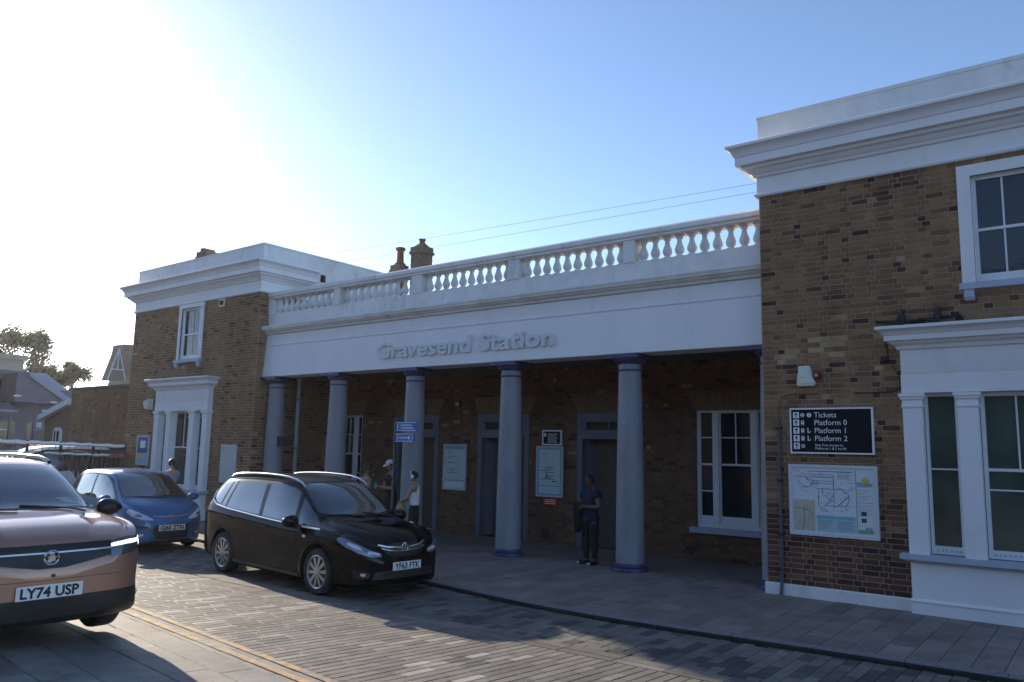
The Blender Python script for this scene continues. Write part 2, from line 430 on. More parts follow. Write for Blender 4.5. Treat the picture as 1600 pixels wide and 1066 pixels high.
# --- parking bay setts: darker mottled mix
ps = []
x = 4.4; col = 0
while x > -21:
    y = -4.60; col += 1
    y -= 0.145 if col % 2 else 0
    while y < kerb_y(x)-0.02:
        y1 = min(y+0.285, kerb_y(x)-0.012); y0 = max(y, -4.60)
        if y1-y0 > 0.06:
            yc = (y0+y1)/2
            nz = noise.noise(Vector((x*0.8, yc*0.8, 5)))
            t = random.choice([0.06, 0.14, 0.36, 0.44, 0.52])+0.15*nz
            ps.append(((x-0.07, yc, zg(yc)+random.uniform(-.0015, .0015)), (0.134, y1-y0-0.006, 0.018), (random.uniform(-.004, .004), random.uniform(-.005, .005), 0), cl(t)))
        y += 0.285
    x -= 0.141
lay(ps, 'bay_sett', 'bay_sett_field', SETT, road, 300, 0.014)
# --- channel of long flush stones between bay and carriageway
x = 4.4; cmesh = [piece_mesh('channel_stone', SETT, 0.36+0.04*k, 0.01) for k in range(8)]
while x > -20:
    L = random.uniform(0.55, 0.75)
    for (ya, yb) in ((-4.615, -4.80), (-4.81, -4.965)):
        yc = (ya+yb)/2
        inst('channel_stone', random.choice(cmesh), road, (x-L/2, yc, zg(yc)+random.uniform(-.002, .002)), (L-0.006, ya-yb-0.006, 0.02), (-SL*0.7, 0, 0))
    x -= L
# --- double yellow lines
for k, o in enumerate((0.0, 0.185)):
    b = MB(); x = 4.0; w = 0.085
    while x > -22:
        x1 = x-0.35
        pts = []
        for (px, s_) in ((x, 0), (x1, 0), (x1, 1), (x, 1)):
            py = yl(px)-o-s_*w; pts.append((px, py, zg(py)+0.006))
        b.add(pts, [(0, 1, 2, 3)]); x = x1
    b.build('yellow_line', YELLOW, road)
# border slabs under / beside the yellow lines + forecourt slabs, laid in the road's own direction
A6 = radians(-6.4)
ux, uy = Vector((cos(A6), sin(A6))), Vector((sin(A6), -cos(A6)))
def fpt(s_, t_):
    p = Vector((-1.15, -7.62))+ux*s_+uy*t_
    return p
ps = []
row = 0.0
rows = [(0.03, 0.34), (0.34, 0.66), (0.66, 1.05), (1.05, 1.52), (1.52, 1.9), (1.9, 2.4), (2.4, 2.85), (2.85, 3.4), (3.4, 4.0)]
for ri, (t0, t1) in enumerate(rows):
    s_ = 5.0-random.random()*0.5
    while s_ > -20:
        L = random.uniform(0.45, 0.62) if ri == 0 else random.uniform(0.42, 0.75)
        c = fpt(s_-L/2, (t0+t1)/2)
        t = random.gauss(0.5, 0.2)
        ps.append(((c.x, c.y, zg(c.y)+(0.0 if ri else -0.001)+random.uniform(-.002, .002)), (L-0.007, t1-t0-0.007, 0.02), (-SL, 0, A6), cl(t)))
        s_ -= L
lay([p for p in ps if p[0][1] < yl(p[0][0])-0.17], 'paving_slab', 'paving_slab_field', SLABF, fore, 170, 0.012)
lay([p for p in ps if p[0][1] >= yl(p[0][0])-0.17], 'border_slab', 'border_slab_field', SLABF, road, 40, 0.012)

# --- station pavement slabs
ps = []
x = 7.2
while x > -26:
    w = 0.292
    y = kerb_y(x)+0.15
    ytop = 0.0 if (x > 0.02 or x < -13.5) else -0.02
    first = True
    while y < ytop-0.02:
        L = random.choice([0.45, 0.6, 0.75, 0.9])
        y1 = min(y+L, ytop)
        if ytop-y1 < 0.15: y1 = ytop
        t = random.gauss(0.45, 0.22)
        ps.append(((x-w/2, (y+y1)/2, random.uniform(-.002, .002)), (w-0.006, y1-y-0.006, 0.012), (random.uniform(-.003, .003), random.uniform(-.004, .004), 0), cl(t)))
        y = y1
    x -= w
x = 0.0
while x > -13.55:
    for k in range(5):
        w = min(0.6, x+13.58)
        if w > 0.1: ps.append(((x-w/2, -0.02+0.56*(k+0.5), random.uniform(-.002, .002)), (w-0.006, 0.553, 0.012), (0, 0, 0), cl(random.gauss(0.35, 0.15))))
    x -= 0.6
lay(ps, 'paving_slab', 'paving_slab_field', SLAB, pave, 250, 0.012)
# --- kerb stones
x = 8.0; km = [MB() for _ in range(4)]
for i, b in enumerate(km):
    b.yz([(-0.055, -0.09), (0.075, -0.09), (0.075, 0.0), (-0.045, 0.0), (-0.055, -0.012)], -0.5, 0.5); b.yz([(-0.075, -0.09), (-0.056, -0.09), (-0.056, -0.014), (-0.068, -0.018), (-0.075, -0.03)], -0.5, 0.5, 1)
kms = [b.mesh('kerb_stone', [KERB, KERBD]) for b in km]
while x > -24:
    L = 0.91; a = Vector((x, kerb_y(x))); c = Vector((x-L, kerb_y(x-L))); d = c-a
    m_ = (a+c)/2
    inst('kerb_stone', random.choice(kms), pave, (m_.x, m_.y+0.075, 0.003), (d.length-0.008, 1, 1), (0, 0, atan2(-d.y, -d.x)))
    x -= L

# ------------------------------------------------------------------ brickwork
COURSE = 0.0795
def brick_pieces(x0, x1, z0, z1, holes, face, seed=0, tfn=None):
    """list of (u, z, w, h, tint) bricks of a wall in local (u, z), holes = rectangles or a function z -> [(ua, ub)]"""
    rnd = random.Random(seed); out = []
    n = int((z1-z0)/COURSE+0.5); ch = (z1-z0)/n
    for i in range(n):
        za = z0+i*ch; zc = za+ch/2
        blocks = sorted([(h[0], h[1]) for h in holes if h[2] < zc < h[3]])
        segs = []; c = x0
        for a, b in blocks:
            if a > c: segs.append((c, min(a, x1)))
            c = max(c, b)
        if c < x1: segs.append((c, x1))
        u = x0-(0.17 if i % 2 else 0.0); st = i % 2 == 0
        while u < x1:
            w = 0.236 if st else 0.118
            for a, b in segs:
                ua, ub = max(u, a), min(u+w, b)
                if ub-ua > 0.03:
                    q = tfn(ua, zc, rnd) if tfn else rnd.random()
                    out.append(((ua+ub)/2, zc, ub-ua-0.012, ch-0.012, q))
            u += w; st = not st
    return out

def brick_tint(seed, dark=1.0):
    def fn(uu, z, rnd):
        n = noise.noise(Vector((uu*0.45+seed*9, z*0.8, seed)))
        n2 = noise.noise(Vector((uu*1.3+seed*5, z*2.6, seed+4)))
        t = rnd.gauss(0.58+0.22*n, 0.11)
        p = dark*(0.08+0.75*max(0, n2-0.02))
        if rnd.random() < p: t = rnd.uniform(0.03, 0.32)
        if dark >= 1:
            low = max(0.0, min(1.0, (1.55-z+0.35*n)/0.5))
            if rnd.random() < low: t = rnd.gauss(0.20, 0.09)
            for (px_, pz_, rr_) in ((0.33, 3.62, 0.13), (0.95, 3.72, 0.2), (1.2, 2.92, 0.12)):
                if abs(uu-px_) < rr_ and abs(z-pz_) < rr_*0.9 and rnd.random() < 0.7: t = rnd.uniform(0.86, 0.99)
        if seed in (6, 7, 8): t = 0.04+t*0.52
        if rnd.random() < 0.008: t = rnd.uniform(0.9, 1.0)
        return cl(t)
    return fn

def lay_bricks(pieces, to_world, rot, parent, limit, name='brick'):
    """to_world(u, z) -> point on the wall face; rot = euler taking local +Z to the outward normal"""
    from mathutils import Euler
    D = 0.022
    def score(p):
        w = Vector(to_world(p[0], p[1])); d = w-CAMPOS; dep = d.dot(f); px = d.dot(r2)/dep*1224.84; py = d.dot(u2)/dep*1224.84
        return d.length+(1000 if (abs(px) > 803 or abs(py) > 537) else 0)
    ps = sorted(pieces, key=score)
    meshes = [piece_mesh(name, BRICK, (k+0.5)/16, 0.03) for k in range(16)] if limit else []
    rr = random.Random(5)
    b = MB()
    for i, p in enumerate(ps):
        P = Vector(to_world(p[0], p[1])); e = Euler(rot)
        nrm = e.to_matrix() @ Vector((0, 0, 1)); P = P+nrm*(0.007+rr.uniform(-.0025, .0025))
        e2 = (rot[0]+rr.uniform(-.012, .012), rot[1], rot[2]+rr.uniform(-.008, .008))
        if i < limit: inst(name, meshes[min(15, int(p[4]*16))], parent, P, (p[2], p[3], D), e2)
        else: piece_to(b, Matrix.LocRotScale(P, Euler(e2), Vector((p[2], p[3], D))), p[4], 0.03)
    if b.v:
        o = b.build('brickwork', BRICK, parent, attr=True, fix=False); o['kind'] = 'stuff'

FRONT = (pi/2, 0, 0)          # wall facing -Y
EAST = (pi/2, 0, pi/2)        # wall facing +X
WEST = (pi/2, 0, -pi/2)

def wall_cells(mb, x0, x1, z0, z1, holes, y0, y1, mi=0):
    X = sorted({x0, x1, *[h[0] for h in holes], *[h[1] for h in holes]}); Z = sorted({z0, z1, *[h[2] for h in holes], *[h[3] for h in holes]})
    X = [q for q in X if x0 <= q <= x1]; Z = [q for q in Z if z0 <= q <= z1]
    for a, b in zip(X, X[1:]):
        run = None
        for c, d in zip(Z, Z[1:]):
            h = any(q[0] <= (a+b)/2 <= q[1] and q[2] <= (c+d)/2 <= q[3] for q in holes)
            if h:
                if run: mb.box(a, b, y0, y1, run[0], run[1], mi); run = None
            else: run = (run[0], d) if run else (c, d)
        if run: mb.box(a, b, y0, y1, run[0], run[1], mi)

def sash(parent, cols, x0, x1, z0, z1, y, rows, pane_m, frame=0.05, bar=0.022, meet=None, bottom=0.09, single_lower=False, name='sash', lower_rail=None):
    """sash window in the plane y (front): frame, bars and one pane object per light; rows = list of z of horizontal bars"""
    fr = MB()
    fr.box(x0, x0+frame, y-0.02, y+0.05, z0, z1); fr.box(x1-frame, x1, y-0.02, y+0.05, z0, z1)
    fr.box(x0+frame, x1-frame, y-0.018, y+0.05, z1-frame, z1); fr.box(x0+frame, x1-frame, y-0.018, y+0.05, z0, z0+bottom)
    gx0, gx1, gz0, gz1 = x0+frame, x1-frame, z0+bottom, z1-frame
    zl = [gz0]+sorted(rows)+[gz1]
    for zb in rows:
        h = 0.02 if (meet and abs(zb-meet) < 0.01) else bar/2
        fr.box(gx0, gx1, y-0.012 if h == 0.02 else y-0.004, y+0.035, zb-h, zb+h)
    for k in range(1, cols):
        xb = gx0+(gx1-gx0)*k/cols
        zlo = (meet if (single_lower and meet) else gz0)
        fr.box(xb-bar/2, xb+bar/2, y-0.001, y+0.03, zlo, gz1)
    fo = fr.build(name, WOODW, parent)
    for a, b in zip(zl, zl[1:]):
        cc = 1 if (single_lower and meet and b <= meet+0.01) else cols
        for k in range(cc):
            xa = gx0+(gx1-gx0)*k/cc; xb = gx0+(gx1-gx0)*(k+1)/cc
            p = MB(); dy = random.uniform(-.0015, .0015)
            p.add([(xa, y+0.015+dy, a), (xb, y+0.015-dy, a), (xb, y+0.015-dy, b), (xa, y+0.015+dy, b), (xa, y+0.021+dy, a), (xb, y+0.021-dy, a), (xb, y+0.021-dy, b), (xa, y+0.021+dy, b)],
                  [(0, 1, 2, 3), (7, 6, 5, 4), (0, 4, 5, 1), (1, 5, 6, 2), (2, 6, 7, 3), (3, 7, 4, 0)])
            p.build('pane', pane_m, parent)
    return fo

def wing(name, label, xl, xr, cx, bh, dz, nb, bays_panes):
    yb = 5.0
    t = thing(name, label, 'building', (cx, 0, 0))
    cols = 2
    wx0, wx1 = cx-0.53 if nb else cx-0.66, cx+0.53 if nb else cx+0.66
    bx0, bx1 = cx-bh, cx+bh
    up = (wx0+0.03, wx1-0.03, 4.42, 6.13)
    bay = (bx0+0.03, bx1-0.03, -0.1, 3.6)
    zt = 6.27+dz
    wl_ = MB()
    wall_cells(wl_, xl, xr, -0.1, zt, [up, bay], 0.0, 0.32)
    wl_.box(xl, xl+0.3, 0.321, yb, -0.1, zt); wl_.box(xr-0.3, xr, 0.321, yb, -0.1, zt); wl_.box(xl+0.301, xr-0.301, yb-0.3, yb-0.001, -0.1, zt)
    wo_ = wl_.build('wall', MORTAR, t)
    holes = [(wx0-0.0, wx1+0.0, 4.5, 6.2), (wx0-0.03, wx1+0.03, 4.40, 4.5), (bx0, bx1, 0, 3.62), (bx0-0.17, bx1+0.17, 3.62, 3.80), (bx0-0.37, bx1+0.37, 3.80, 3.93)]
    sd_ = 1 if nb else 2
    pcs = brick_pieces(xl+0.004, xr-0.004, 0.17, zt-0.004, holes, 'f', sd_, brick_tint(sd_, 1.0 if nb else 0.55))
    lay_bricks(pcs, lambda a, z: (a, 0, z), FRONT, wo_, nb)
    if not nb:
        pcs = brick_pieces(0.004, 3.2, 0.17, zt-0.004, [], 'e', 7, brick_tint(3))
        lay_bricks(pcs, lambda a, z: (xr, a, z), EAST, wo_, 0)
    pcs = brick_pieces(0.004, 3.2, 0.17, zt-0.004, [], 'w', 8, brick_tint(5))
    lay_bricks([(-p[0], *p[1:]) for p in pcs], lambda a, z: (xl, -a, z), WEST, wo_, 0)
    # plinth
    p = MB(); p.sweep([(xl, 0.4), (xl, 0), (bx0-0.005, 0)], [(0, -0.05), (0.03, -0.05), (0.032, 0.155), (0.018, 0.172), (0, 0.172)])
    p.build('plinth', WHITE_W, t); p = MB()
    p.sweep([(bx1+0.005, 0), (xr, 0), (xr, 0.4)], [(0, -0.05), (0.03, -0.05), (0.032, 0.155), (0.018, 0.172), (0, 0.172)])
    p.build('plinth', WHITE_W, t)
    # cornice and parapet
    path = [(xl, 1.62), (xl, 0), (xr, 0), (xr, 1.62)]
    prof = [(0.0, 6.255), (0.045, 6.262), (0.06, 6.29), (0.045, 6.318), (0.022, 6.33), (0.022, 6.585), (0.06, 6.592), (0.075, 6.63), (0.12, 6.655), (0.15, 6.70), (0.2, 6.715), (0.215, 6.765), (0.285, 6.77), (0.285, 6.905), (0.30, 6.91), (0.315, 6.95), (0.345, 7.005), (0.385, 7.035), (0.405, 7.045), (0.405, 7.09), (0.39, 7.10), (0.03, 7.15), (0.0, 7.15)]
    c = MB(); c.sweep(path, [(a, b+dz) for a, b in prof]); c.build('cornice', WHITE, t, smooth=35)
    pz = 7.63+dz
    q = MB(); q.sweep([(xl+0.3, yb), (xl, yb), (xl, 0), (xr, 0), (xr, yb), (xr-0.3, yb)], [(-0.28, 6.3+dz), (0.0-0.004, 6.3+dz), (-0.004, pz-0.06), (0.01, pz-0.055), (0.01, pz), (-0.02, pz+0.012), (-0.28, pz+0.01)])
    q.box(xl+0.2, xr-0.2, 0.2, yb-0.2, 6.9+dz, 7.0+dz)
    q.build('parapet', WHITE_W, t)
    if not nb:
        s = MB(); s.box(xr-0.12, xr+0.012, 1.95, 2.12, 6.77, 6.98); s.build('rainwater_slot', DARK, t)
        s = MB(); s.sweep([(xr, 1.85), (xr, 2.25)], [(0, 6.74), (0.016, 6.74), (0.016, 6.765), (0, 6.765)]); s.build('outlet_lip', WHITE_W, t)
    # upper window: surround, sill, brackets, sash and panes
    win = MB()
    sw = 0.165
    win.box(wx0, wx0+sw, -0.035, 0.12, 4.5, 6.18); win.box(wx1-sw, wx1, -0.035, 0.12, 4.5, 6.18); win.box(wx0+sw, wx1-sw, -0.035, 0.12, 6.18-sw, 6.18)
    win.box(wx0+sw-0.03, wx0+sw, -0.045, 0.0, 4.5, 6.18-sw+0.03); win.box(wx1-sw, wx1-sw+0.03, -0.045, 0.0, 4.5, 6.18-sw+0.03); win.box(wx0+sw, wx1-sw, -0.045, 0.0, 6.18-sw, 6.18-sw+0.03)
    wob = win.build('window', WHITE, t)
    s = MB(); s.xz([(wx0-0.03, 4.405), (wx1+0.03, 4.405), (wx1+0.03, 4.49), (wx0-0.03, 4.49)], -0.10, 0.1); s.build('window_sill', SILL, wob)
    for bx in (wx0+0.02, wx1-0.14):
        s = MB(); s.yz([(0, 4.404), (-0.085, 4.404), (-0.08, 4.30), (-0.05, 4.26), (0, 4.25)], bx, bx+0.12); s.build('bracket', SILL, wob)
    sash(wob, cols, wx0+sw, wx1-sw, 4.5, 6.015, 0.06, [5.245], GLASS, frame=0.055, meet=5.245, bottom=0.12)
    # ground-floor tripartite window case
    by = -0.15
    b = MB()
    b.box(bx0, bx1, by, 0.3, -0.05, 0.16); b.box(bx0+0.015, bx1-0.015, by+0.015, 0.3, 0.16, 0.715)
    b.sweep([(bx0+0.015, 0.1), (bx0+0.015, by+0.015), (bx1-0.015, by+0.015), (bx1-0.015, 0.1)], [(0, 0.161), (0.03, 0.161), (0.03, 0.175), (0.012, 0.20), (0, 0.2)])
    bo = b.build('window_case', WHITE, t)
    b = MB(); b.box(bx0-0.10, bx1+0.10, by-0.10, 0.05, 0.72, 0.79); b.sweep([(bx0, 0.1), (bx0, by), (bx1, by), (bx1, 0.1)], [(0, 0.69), (0.05, 0.69), (0.07, 0.719), (0, 0.719)]); b.build('window_sill', SILL, bo)
    # entablature of the case
    b = MB()
    path = [(bx0, 0.15), (bx0, by), (bx1, by), (bx1, 0.15)]
    b.sweep(path, [(-0.14, 2.992), (0.0, 2.992), (0.0, 3.245), (-0.012, 3.25), (-0.004, 3.262), (-0.004, 3.60), (0.03, 3.61), (0.045, 3.655), (0.1, 3.69), (0.11, 3.72), (0.165, 3.725), (0.165, 3.80), (0.18, 3.805), (0.2, 3.845), (0.25, 3.875), (0.265, 3.88), (0.265, 3.915), (0.25, 3.925), (-0.14, 3.96)])
    b.box(bx0+0.13, bx1-0.13, by+0.13, 0.25, 2.99, 3.6)
    b.build('entablature', WHITE, bo, smooth=35)
    pw = 0.255
    gap = (0.42 if nb else 0.42)
    px = [(bx0, bx0+pw), (bx0+pw+gap, bx0+2*pw+gap)]; px += [(2*cx-b_, 2*cx-a_) for a_, b_ in px[::-1]]
    for a_, b_ in px:
        s = MB()
        s.box(a_+0.005, b_-0.005, by+0.005, 0.06, 0.79, 2.815)
        s.sweep([(a_+0.005, 0.05), (a_+0.005, by+0.005), (b_-0.005, by+0.005), (b_-0.005, 0.05)], [(0, 2.78), (0.012, 2.785), (0.02, 2.81), (0.008, 2.82), (0.004, 2.89), (0.022, 2.90), (0.03, 2.93), (0.042, 2.945), (0.042, 2.985), (0, 2.985)])
        s.box(a_+0.006, b_-0.006, by+0.006, 0.05, 2.80, 2.984)
        s.build('pilaster', WHITE, bo)
    yw = 0.02
    for i, (a_, b_) in enumerate(((px[0][1], px[1][0]), (px[1][1], px[2][0]), (px[2][1], px[3][0]))):
        s = MB(); s.box(a_-0.002, b_+0.002, yw+0.06, yw+0.1, 0.79, 2.99); s.build('backing', DARK, bo)
        if i == 1: sash(bo, 2, a_+0.005, b_-0.005, 0.80, 2.985, yw, [1.955] + ([1.69] if nb else []), bays_panes, frame=0.05, meet=1.955, bottom=0.11, single_lower=True)
        else: sash(bo, 1, a_+0.005, b_-0.005, 0.80, 2.985, yw, [1.945], bays_panes, frame=0.04, bottom=0.11, meet=None)
    # row of small ventilation slots along the bottom rails
    s = MB()
    for i, (a_, b_) in enumerate(((px[0][1], px[1][0]), (px[1][1], px[2][0]), (px[2][1], px[3][0]))):
        q = a_+0.07
        while q < b_-0.07: s.box(q, q+0.022, yw-0.026, yw-0.017, 0.84, 0.865); q += 0.055
    s.build('draught_strip', SILL, bo)
    return t

RW = wing('station_wing', 'right hand brick station wing with black platform sign and white framed bay window', 0.05, 6.84, 3.42, 1.345, 0.0, 300, GLASSG)
LW = wing('station_wing', 'far left brick station wing behind the parked cars, shown whole with corner cornice', -20.2, -13.53, -16.86, 1.415, -0.125, 0, GLASS)

# lighter rendered patch of replaced brick on the left wing's corner, square vent
v = MB(); v.box(-15.47, -15.2, -0.025, 0.01, 5.91, 6.12); v.box(-15.43, -15.24, -0.03, -0.024, 5.95, 6.08, 1)
tag(v.build('wall_vent', [CREAM, DARK]), 'small square white vent high on the left wing beside its upper window', 'vent')

# ------------------------------------------------------------------ portico
PO = thing('station_portico', 'white colonnaded station entrance with balustrade and raised station name lettering', 'building', (-6.75, 0.48, 0))
XL, XR = -13.53, 0.045
b = MB()
b.yz([(0.20, 3.87), (0.205, 3.86), (0.75, 3.86), (0.75, 5.16), (0.30, 5.16), (0.30, 4.99), (0.275, 4.98), (0.272, 4.735), (0.245, 4.72), (0.245, 4.69), (0.26, 4.675), (0.26, 4.655)], XL, XR)
b.build('entablature', WHITE, PO)
b = MB(); b.yz([(0.31, 5.0), (0.24, 5.005), (0.225, 5.05), (0.16, 5.07), (0.145, 5.10), (0.10, 5.105), (0.09, 5.15), (0.075, 5.165), (0.075, 5.20), (0.09, 5.21), (0.35, 5.235), (0.8, 5.235), (0.8, 5.163), (0.31, 5.163)], XL+0.001, XR); b.build('cornice', WHITE_W, PO, smooth=35)
BAL = MB(); BAL.box(XL, XR, 0.29, 0.56, 5.236, 5.56)
BAL.yz([(0.24, 5.985), (0.25, 5.99), (0.26, 6.02), (0.22, 6.045), (0.22, 6.12), (0.25, 6.155), (0.42, 6.175), (0.60, 6.155), (0.63, 6.12), (0.63, 6.045), (0.59, 6.02), (0.60, 5.985)], XL, XR)
BALO = BAL.build('balustrade', WHITE_W, PO)
prof = [(0.0, 5.565), (0.085, 5.565), (0.085, 5.59), (0.055, 5.60), (0.05, 5.615), (0.078, 5.65), (0.09, 5.69), (0.088, 5.725), (0.072, 5.77), (0.052, 5.82), (0.044, 5.87), (0.046, 5.905), (0.065, 5.912), (0.065, 5.93), (0.05, 5.935), (0.06, 5.95), (0.085, 5.955), (0.085, 5.985), (0.0, 5.985)]
bm_ = MB(); bm_.lathe(prof, n=14); BALM = bm_.mesh('baluster', WHITE_W, smooth=50)
peds = [(XL, XL+0.2), (-10.86, -10.61), (-8.12, -7.82), (-5.35, -5.07), (-2.63, -2.40), (XR-0.05, XR)]
for i, (a_, b_) in enumerate(peds):
    s = MB(); s.box(a_, b_, 0.265, 0.585, 5.561, 5.984); s.build('pedestal', WHITE_W, BALO)
for (a_, b_), (c_, d_) in zip(peds, peds[1:]):
    n = 10; w = c_-b_
    for k in range(n):
        inst('baluster', BALM, BALO, (b_+w*(k+0.5)/n, 0.425, 0), (1, 1, 1), (0, 0, random.random()))
# roof deck
s = MB(); s.box(XL, XR, 0.57, 3.0, 4.4, 4.6); s.box(XL, XR, 0.76, 2.99, 4.0, 4.06); s.build('roof_deck', mat('dark_ceiling', (0.13, 0.125, 0.12), 0.9, var=0.15, vs=2), PO)  # roof slab and portico ceiling share one dark tone
LETM = mat('grey_white_letter_paint', (0.60, 0.63, 0.62), 0.5, var=0.06, vs=6)
# raised lettering
for word, x0, x1 in (('Gravesend', -9.10, -6.25), ('Station', -5.98, -4.12)):
    adv = []
    for i in range(len(word)):
        me = textmesh(word[:i+1], 0.51, 0.0, 0.0); xs_ = [v.co.x for v in me.vertices]; adv.append((max(xs_))); bpy.data.meshes.remove(me)
    me0 = textmesh(word[0], 0.51); mn = min(v.co.x for v in me0.vertices); bpy.data.meshes.remove(me0)
    k = (x1-x0)/(adv[-1]-mn)
    for i, chh in enumerate(word):
        me = textmesh(chh, 0.51, 0.03, 0.013, sx=k)
        right = max(v.co.x for v in me.vertices)
        dx = x0+(adv[i]-mn)*k-right
        for v_ in me.vertices:
            p = v_.co.copy()
            yy = 0.215+ (4.11+p.y-3.87)*0.07
            v_.co = Vector((p.x+dx, yy-0.028-p.z, 4.115+p.y))-off(PO)
        me.materials.append(LETM); me.name = 'letter'
        o = bpy.data.objects.new('letter', me); COL.objects.link(o); o.parent = PO
# columns
CX = [-2.6, -5.36, -8.10, -10.73, -13.22, 0.06]
def column(cx, half=False):
    s = MB()
    sh = [(0.0, 0.14)]+[(0.255-0.045*(t**1.6), 0.14+(3.56-0.14)*t) for t in [i/14 for i in range(15)]]
    s.lathe(sh, (cx, 0.48, 0), 32)
    s.lathe([(0.21, 3.585), (0.212, 3.68), (0.0, 3.68)], (cx, 0.48, 0), 32)
    o = s.build('column', COLM, PO, smooth=40)
    s = MB(); s.lathe([(0.0, 0.0), (0.325, 0.0), (0.33, 0.03), (0.322, 0.055), (0.29, 0.062), (0.30, 0.085), (0.298, 0.105), (0.275, 0.118), (0.272, 0.14), (0.0, 0.141)], (cx, 0.48, 0), 32); s.build('column_base', NAVY, o, smooth=40)
    s = MB(); s.lathe([(0.212, 3.555), (0.232, 3.56), (0.238, 3.572), (0.232, 3.586), (0.212, 3.59)], (cx, 0.48, 0), 32)
    s.lathe([(0.212, 3.68), (0.235, 3.69), (0.25, 3.71), (0.285, 3.735), (0.30, 3.76), (0.30, 3.781), (0, 3.781)], (cx, 0.48, 0), 32)
    s.box(cx-0.335, cx+0.335, 0.155, 0.815, 3.782, 3.859); s.build('capital', NAVY, o, smooth=40)
for cx in CX: column(cx)
# lips of the two capitals standing just proud of the frieze
# back wall of the portico with doors and windows
BY = 2.8
doors = [-4.43, -7.36, -10.26]
dw = 0.79
wr = (-2.36, -0.75, 0.63, 2.985); wlft = (-13.58, -12.40, 0.63, 2.985)
holes = [(d-dw, d+dw, -0.1, 2.95) for d in doors]+[wr, wlft]
s = MB(); wall_cells(s, -13.6, 0.2, -0.1, 4.0, holes, BY, BY+0.3)
s.box(-13.9, -13.601, 0.76, BY+0.3, -0.1, 4.0); s.box(0.201, 0.4, 0.76, BY+0.3, -0.1, 4.0)
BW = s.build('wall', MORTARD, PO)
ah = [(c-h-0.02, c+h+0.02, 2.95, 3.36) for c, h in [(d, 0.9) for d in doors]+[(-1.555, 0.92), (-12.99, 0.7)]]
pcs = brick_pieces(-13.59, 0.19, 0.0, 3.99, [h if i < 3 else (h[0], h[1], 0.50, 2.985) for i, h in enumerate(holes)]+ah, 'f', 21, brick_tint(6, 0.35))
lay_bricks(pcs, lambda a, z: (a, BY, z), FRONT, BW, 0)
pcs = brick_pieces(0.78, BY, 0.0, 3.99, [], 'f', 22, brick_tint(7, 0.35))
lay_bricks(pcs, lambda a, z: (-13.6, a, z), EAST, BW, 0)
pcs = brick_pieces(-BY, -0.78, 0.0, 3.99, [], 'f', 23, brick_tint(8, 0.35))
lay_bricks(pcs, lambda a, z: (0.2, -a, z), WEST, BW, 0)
# gauged flat arches (voussoirs)
ARCH = mat('rubbed_brick', (0.21, 0.135, 0.072), 0.85, var=0.2, vs=9, bump=0.4)
def flat_arch(c, h):
    s = MB(); n = 13
    for k in range(n):
        a0, a1 = -1+2*k/n, -1+2*(k+1)/n
        g_ = 0.006
        s.xz([(c+h*a0+g_, 2.955), (c+h*a1-g_, 2.955), (c+(h+0.2)*a1-g_, 3.355), (c+(h+0.2)*a0+g_, 3.355)], BY-0.014-0.002*(k % 3), BY+0.01)
    s.build('flat_arch', ARCH, PO)
for d in doors: flat_arch(d, dw)
flat_arch(-1.555, 0.82); flat_arch(-12.99, 0.58)
# doorways
for i, d in enumerate(doors):
    a, c = d-dw, d+dw
    s = MB()
    s.box(a, a+0.13, BY-0.02, BY+0.22, 0, 2.94); s.box(c-0.13, c, BY-0.02, BY+0.22, 0, 2.94); s.box(a+0.13, c-0.13, BY-0.02, BY+0.22, 2.80, 2.94)
    s.box(a+0.13, c-0.13, BY-0.03, BY+0.22, 2.36, 2.52); s.box(a+0.13, a+0.22, BY, BY+0.2, 2.52, 2.80); s.box(c-0.22, c-0.13, BY, BY+0.2, 2.52, 2.80)
    s.box(a+0.22, c-0.22, BY+0.01, BY+0.2, 2.52, 2.56); s.box(a+0.22, c-0.22, BY+0.01, BY+0.2, 2.74, 2.80); s.box(d-0.015, d+0.015, BY+0.02, BY+0.2, 2.56, 2.74)
    do = s.build('door_frame', DOORP, PO)
    s = MB(); s.box(a+0.22, c-0.22, BY+0.06, BY+0.07, 2.56, 2.74); s.build('fanlight', GLASS, do)
    s = MB(); s.box(a+0.13, c-0.13, BY+2.2, BY+2.3, 0, 2.6); s.box(a, a+0.02, BY+0.301, BY+2.3, 0, 2.6); s.box(c-0.02, c, BY+0.301, BY+2.3, 0, 2.6); s.box(a, c, BY+0.301, BY+2.3, 2.55, 2.6); s.build('lobby', mat('lobby_wall', (0.022, 0.02, 0.019), 0.9), do)
    # leaf folded back against the left jamb, with a glazed upper panel
    for side in ((-1,) if i else (-1, 1)):
        s = MB(); x_ = a+0.15 if side < 0 else c-0.15
        th = radians(62)*side
        def lf(p, q, z): return (x_-side*(p*cos(th))-q*sin(abs(th))*0, BY+0.1+p*sin(abs(th))+q, z)
        lw = 0.62
        for (p0, p1, z0, z1) in ((0, 0.1, 0.02, 2.34), (lw-0.1, lw, 0.02, 2.34), (0.1, lw-0.1, 0.02, 2.4), (0.1, lw-0.1, 2.22, 2.34), (0.1, lw-0.1, 1.0, 1.08)):
            s.prism([lf(p0, 0, 0)[:2], lf(p1, 0, 0)[:2], lf(p1, 0.045, 0)[:2], lf(p0, 0.045, 0)[:2]], z0, z1)
        lo = s.build('door', DOORP, do)
        s = MB(); s.prism([lf(0.1, 0.02, 0)[:2], lf(lw-0.1, 0.02, 0)[:2], lf(lw-0.1, 0.026, 0)[:2], lf(0.1, 0.026, 0)[:2]], 1.08, 2.22); s.build('pane', GLASS, do)
        s = MB(); p0 = Vector(lf(lw-0.06, -0.05, 1.0)); s.tube([p0+Vector((0, 0, -0.2)), p0+Vector((0, 0, 0.2))], 0.014, 8); s.build('handle', ALU, do)
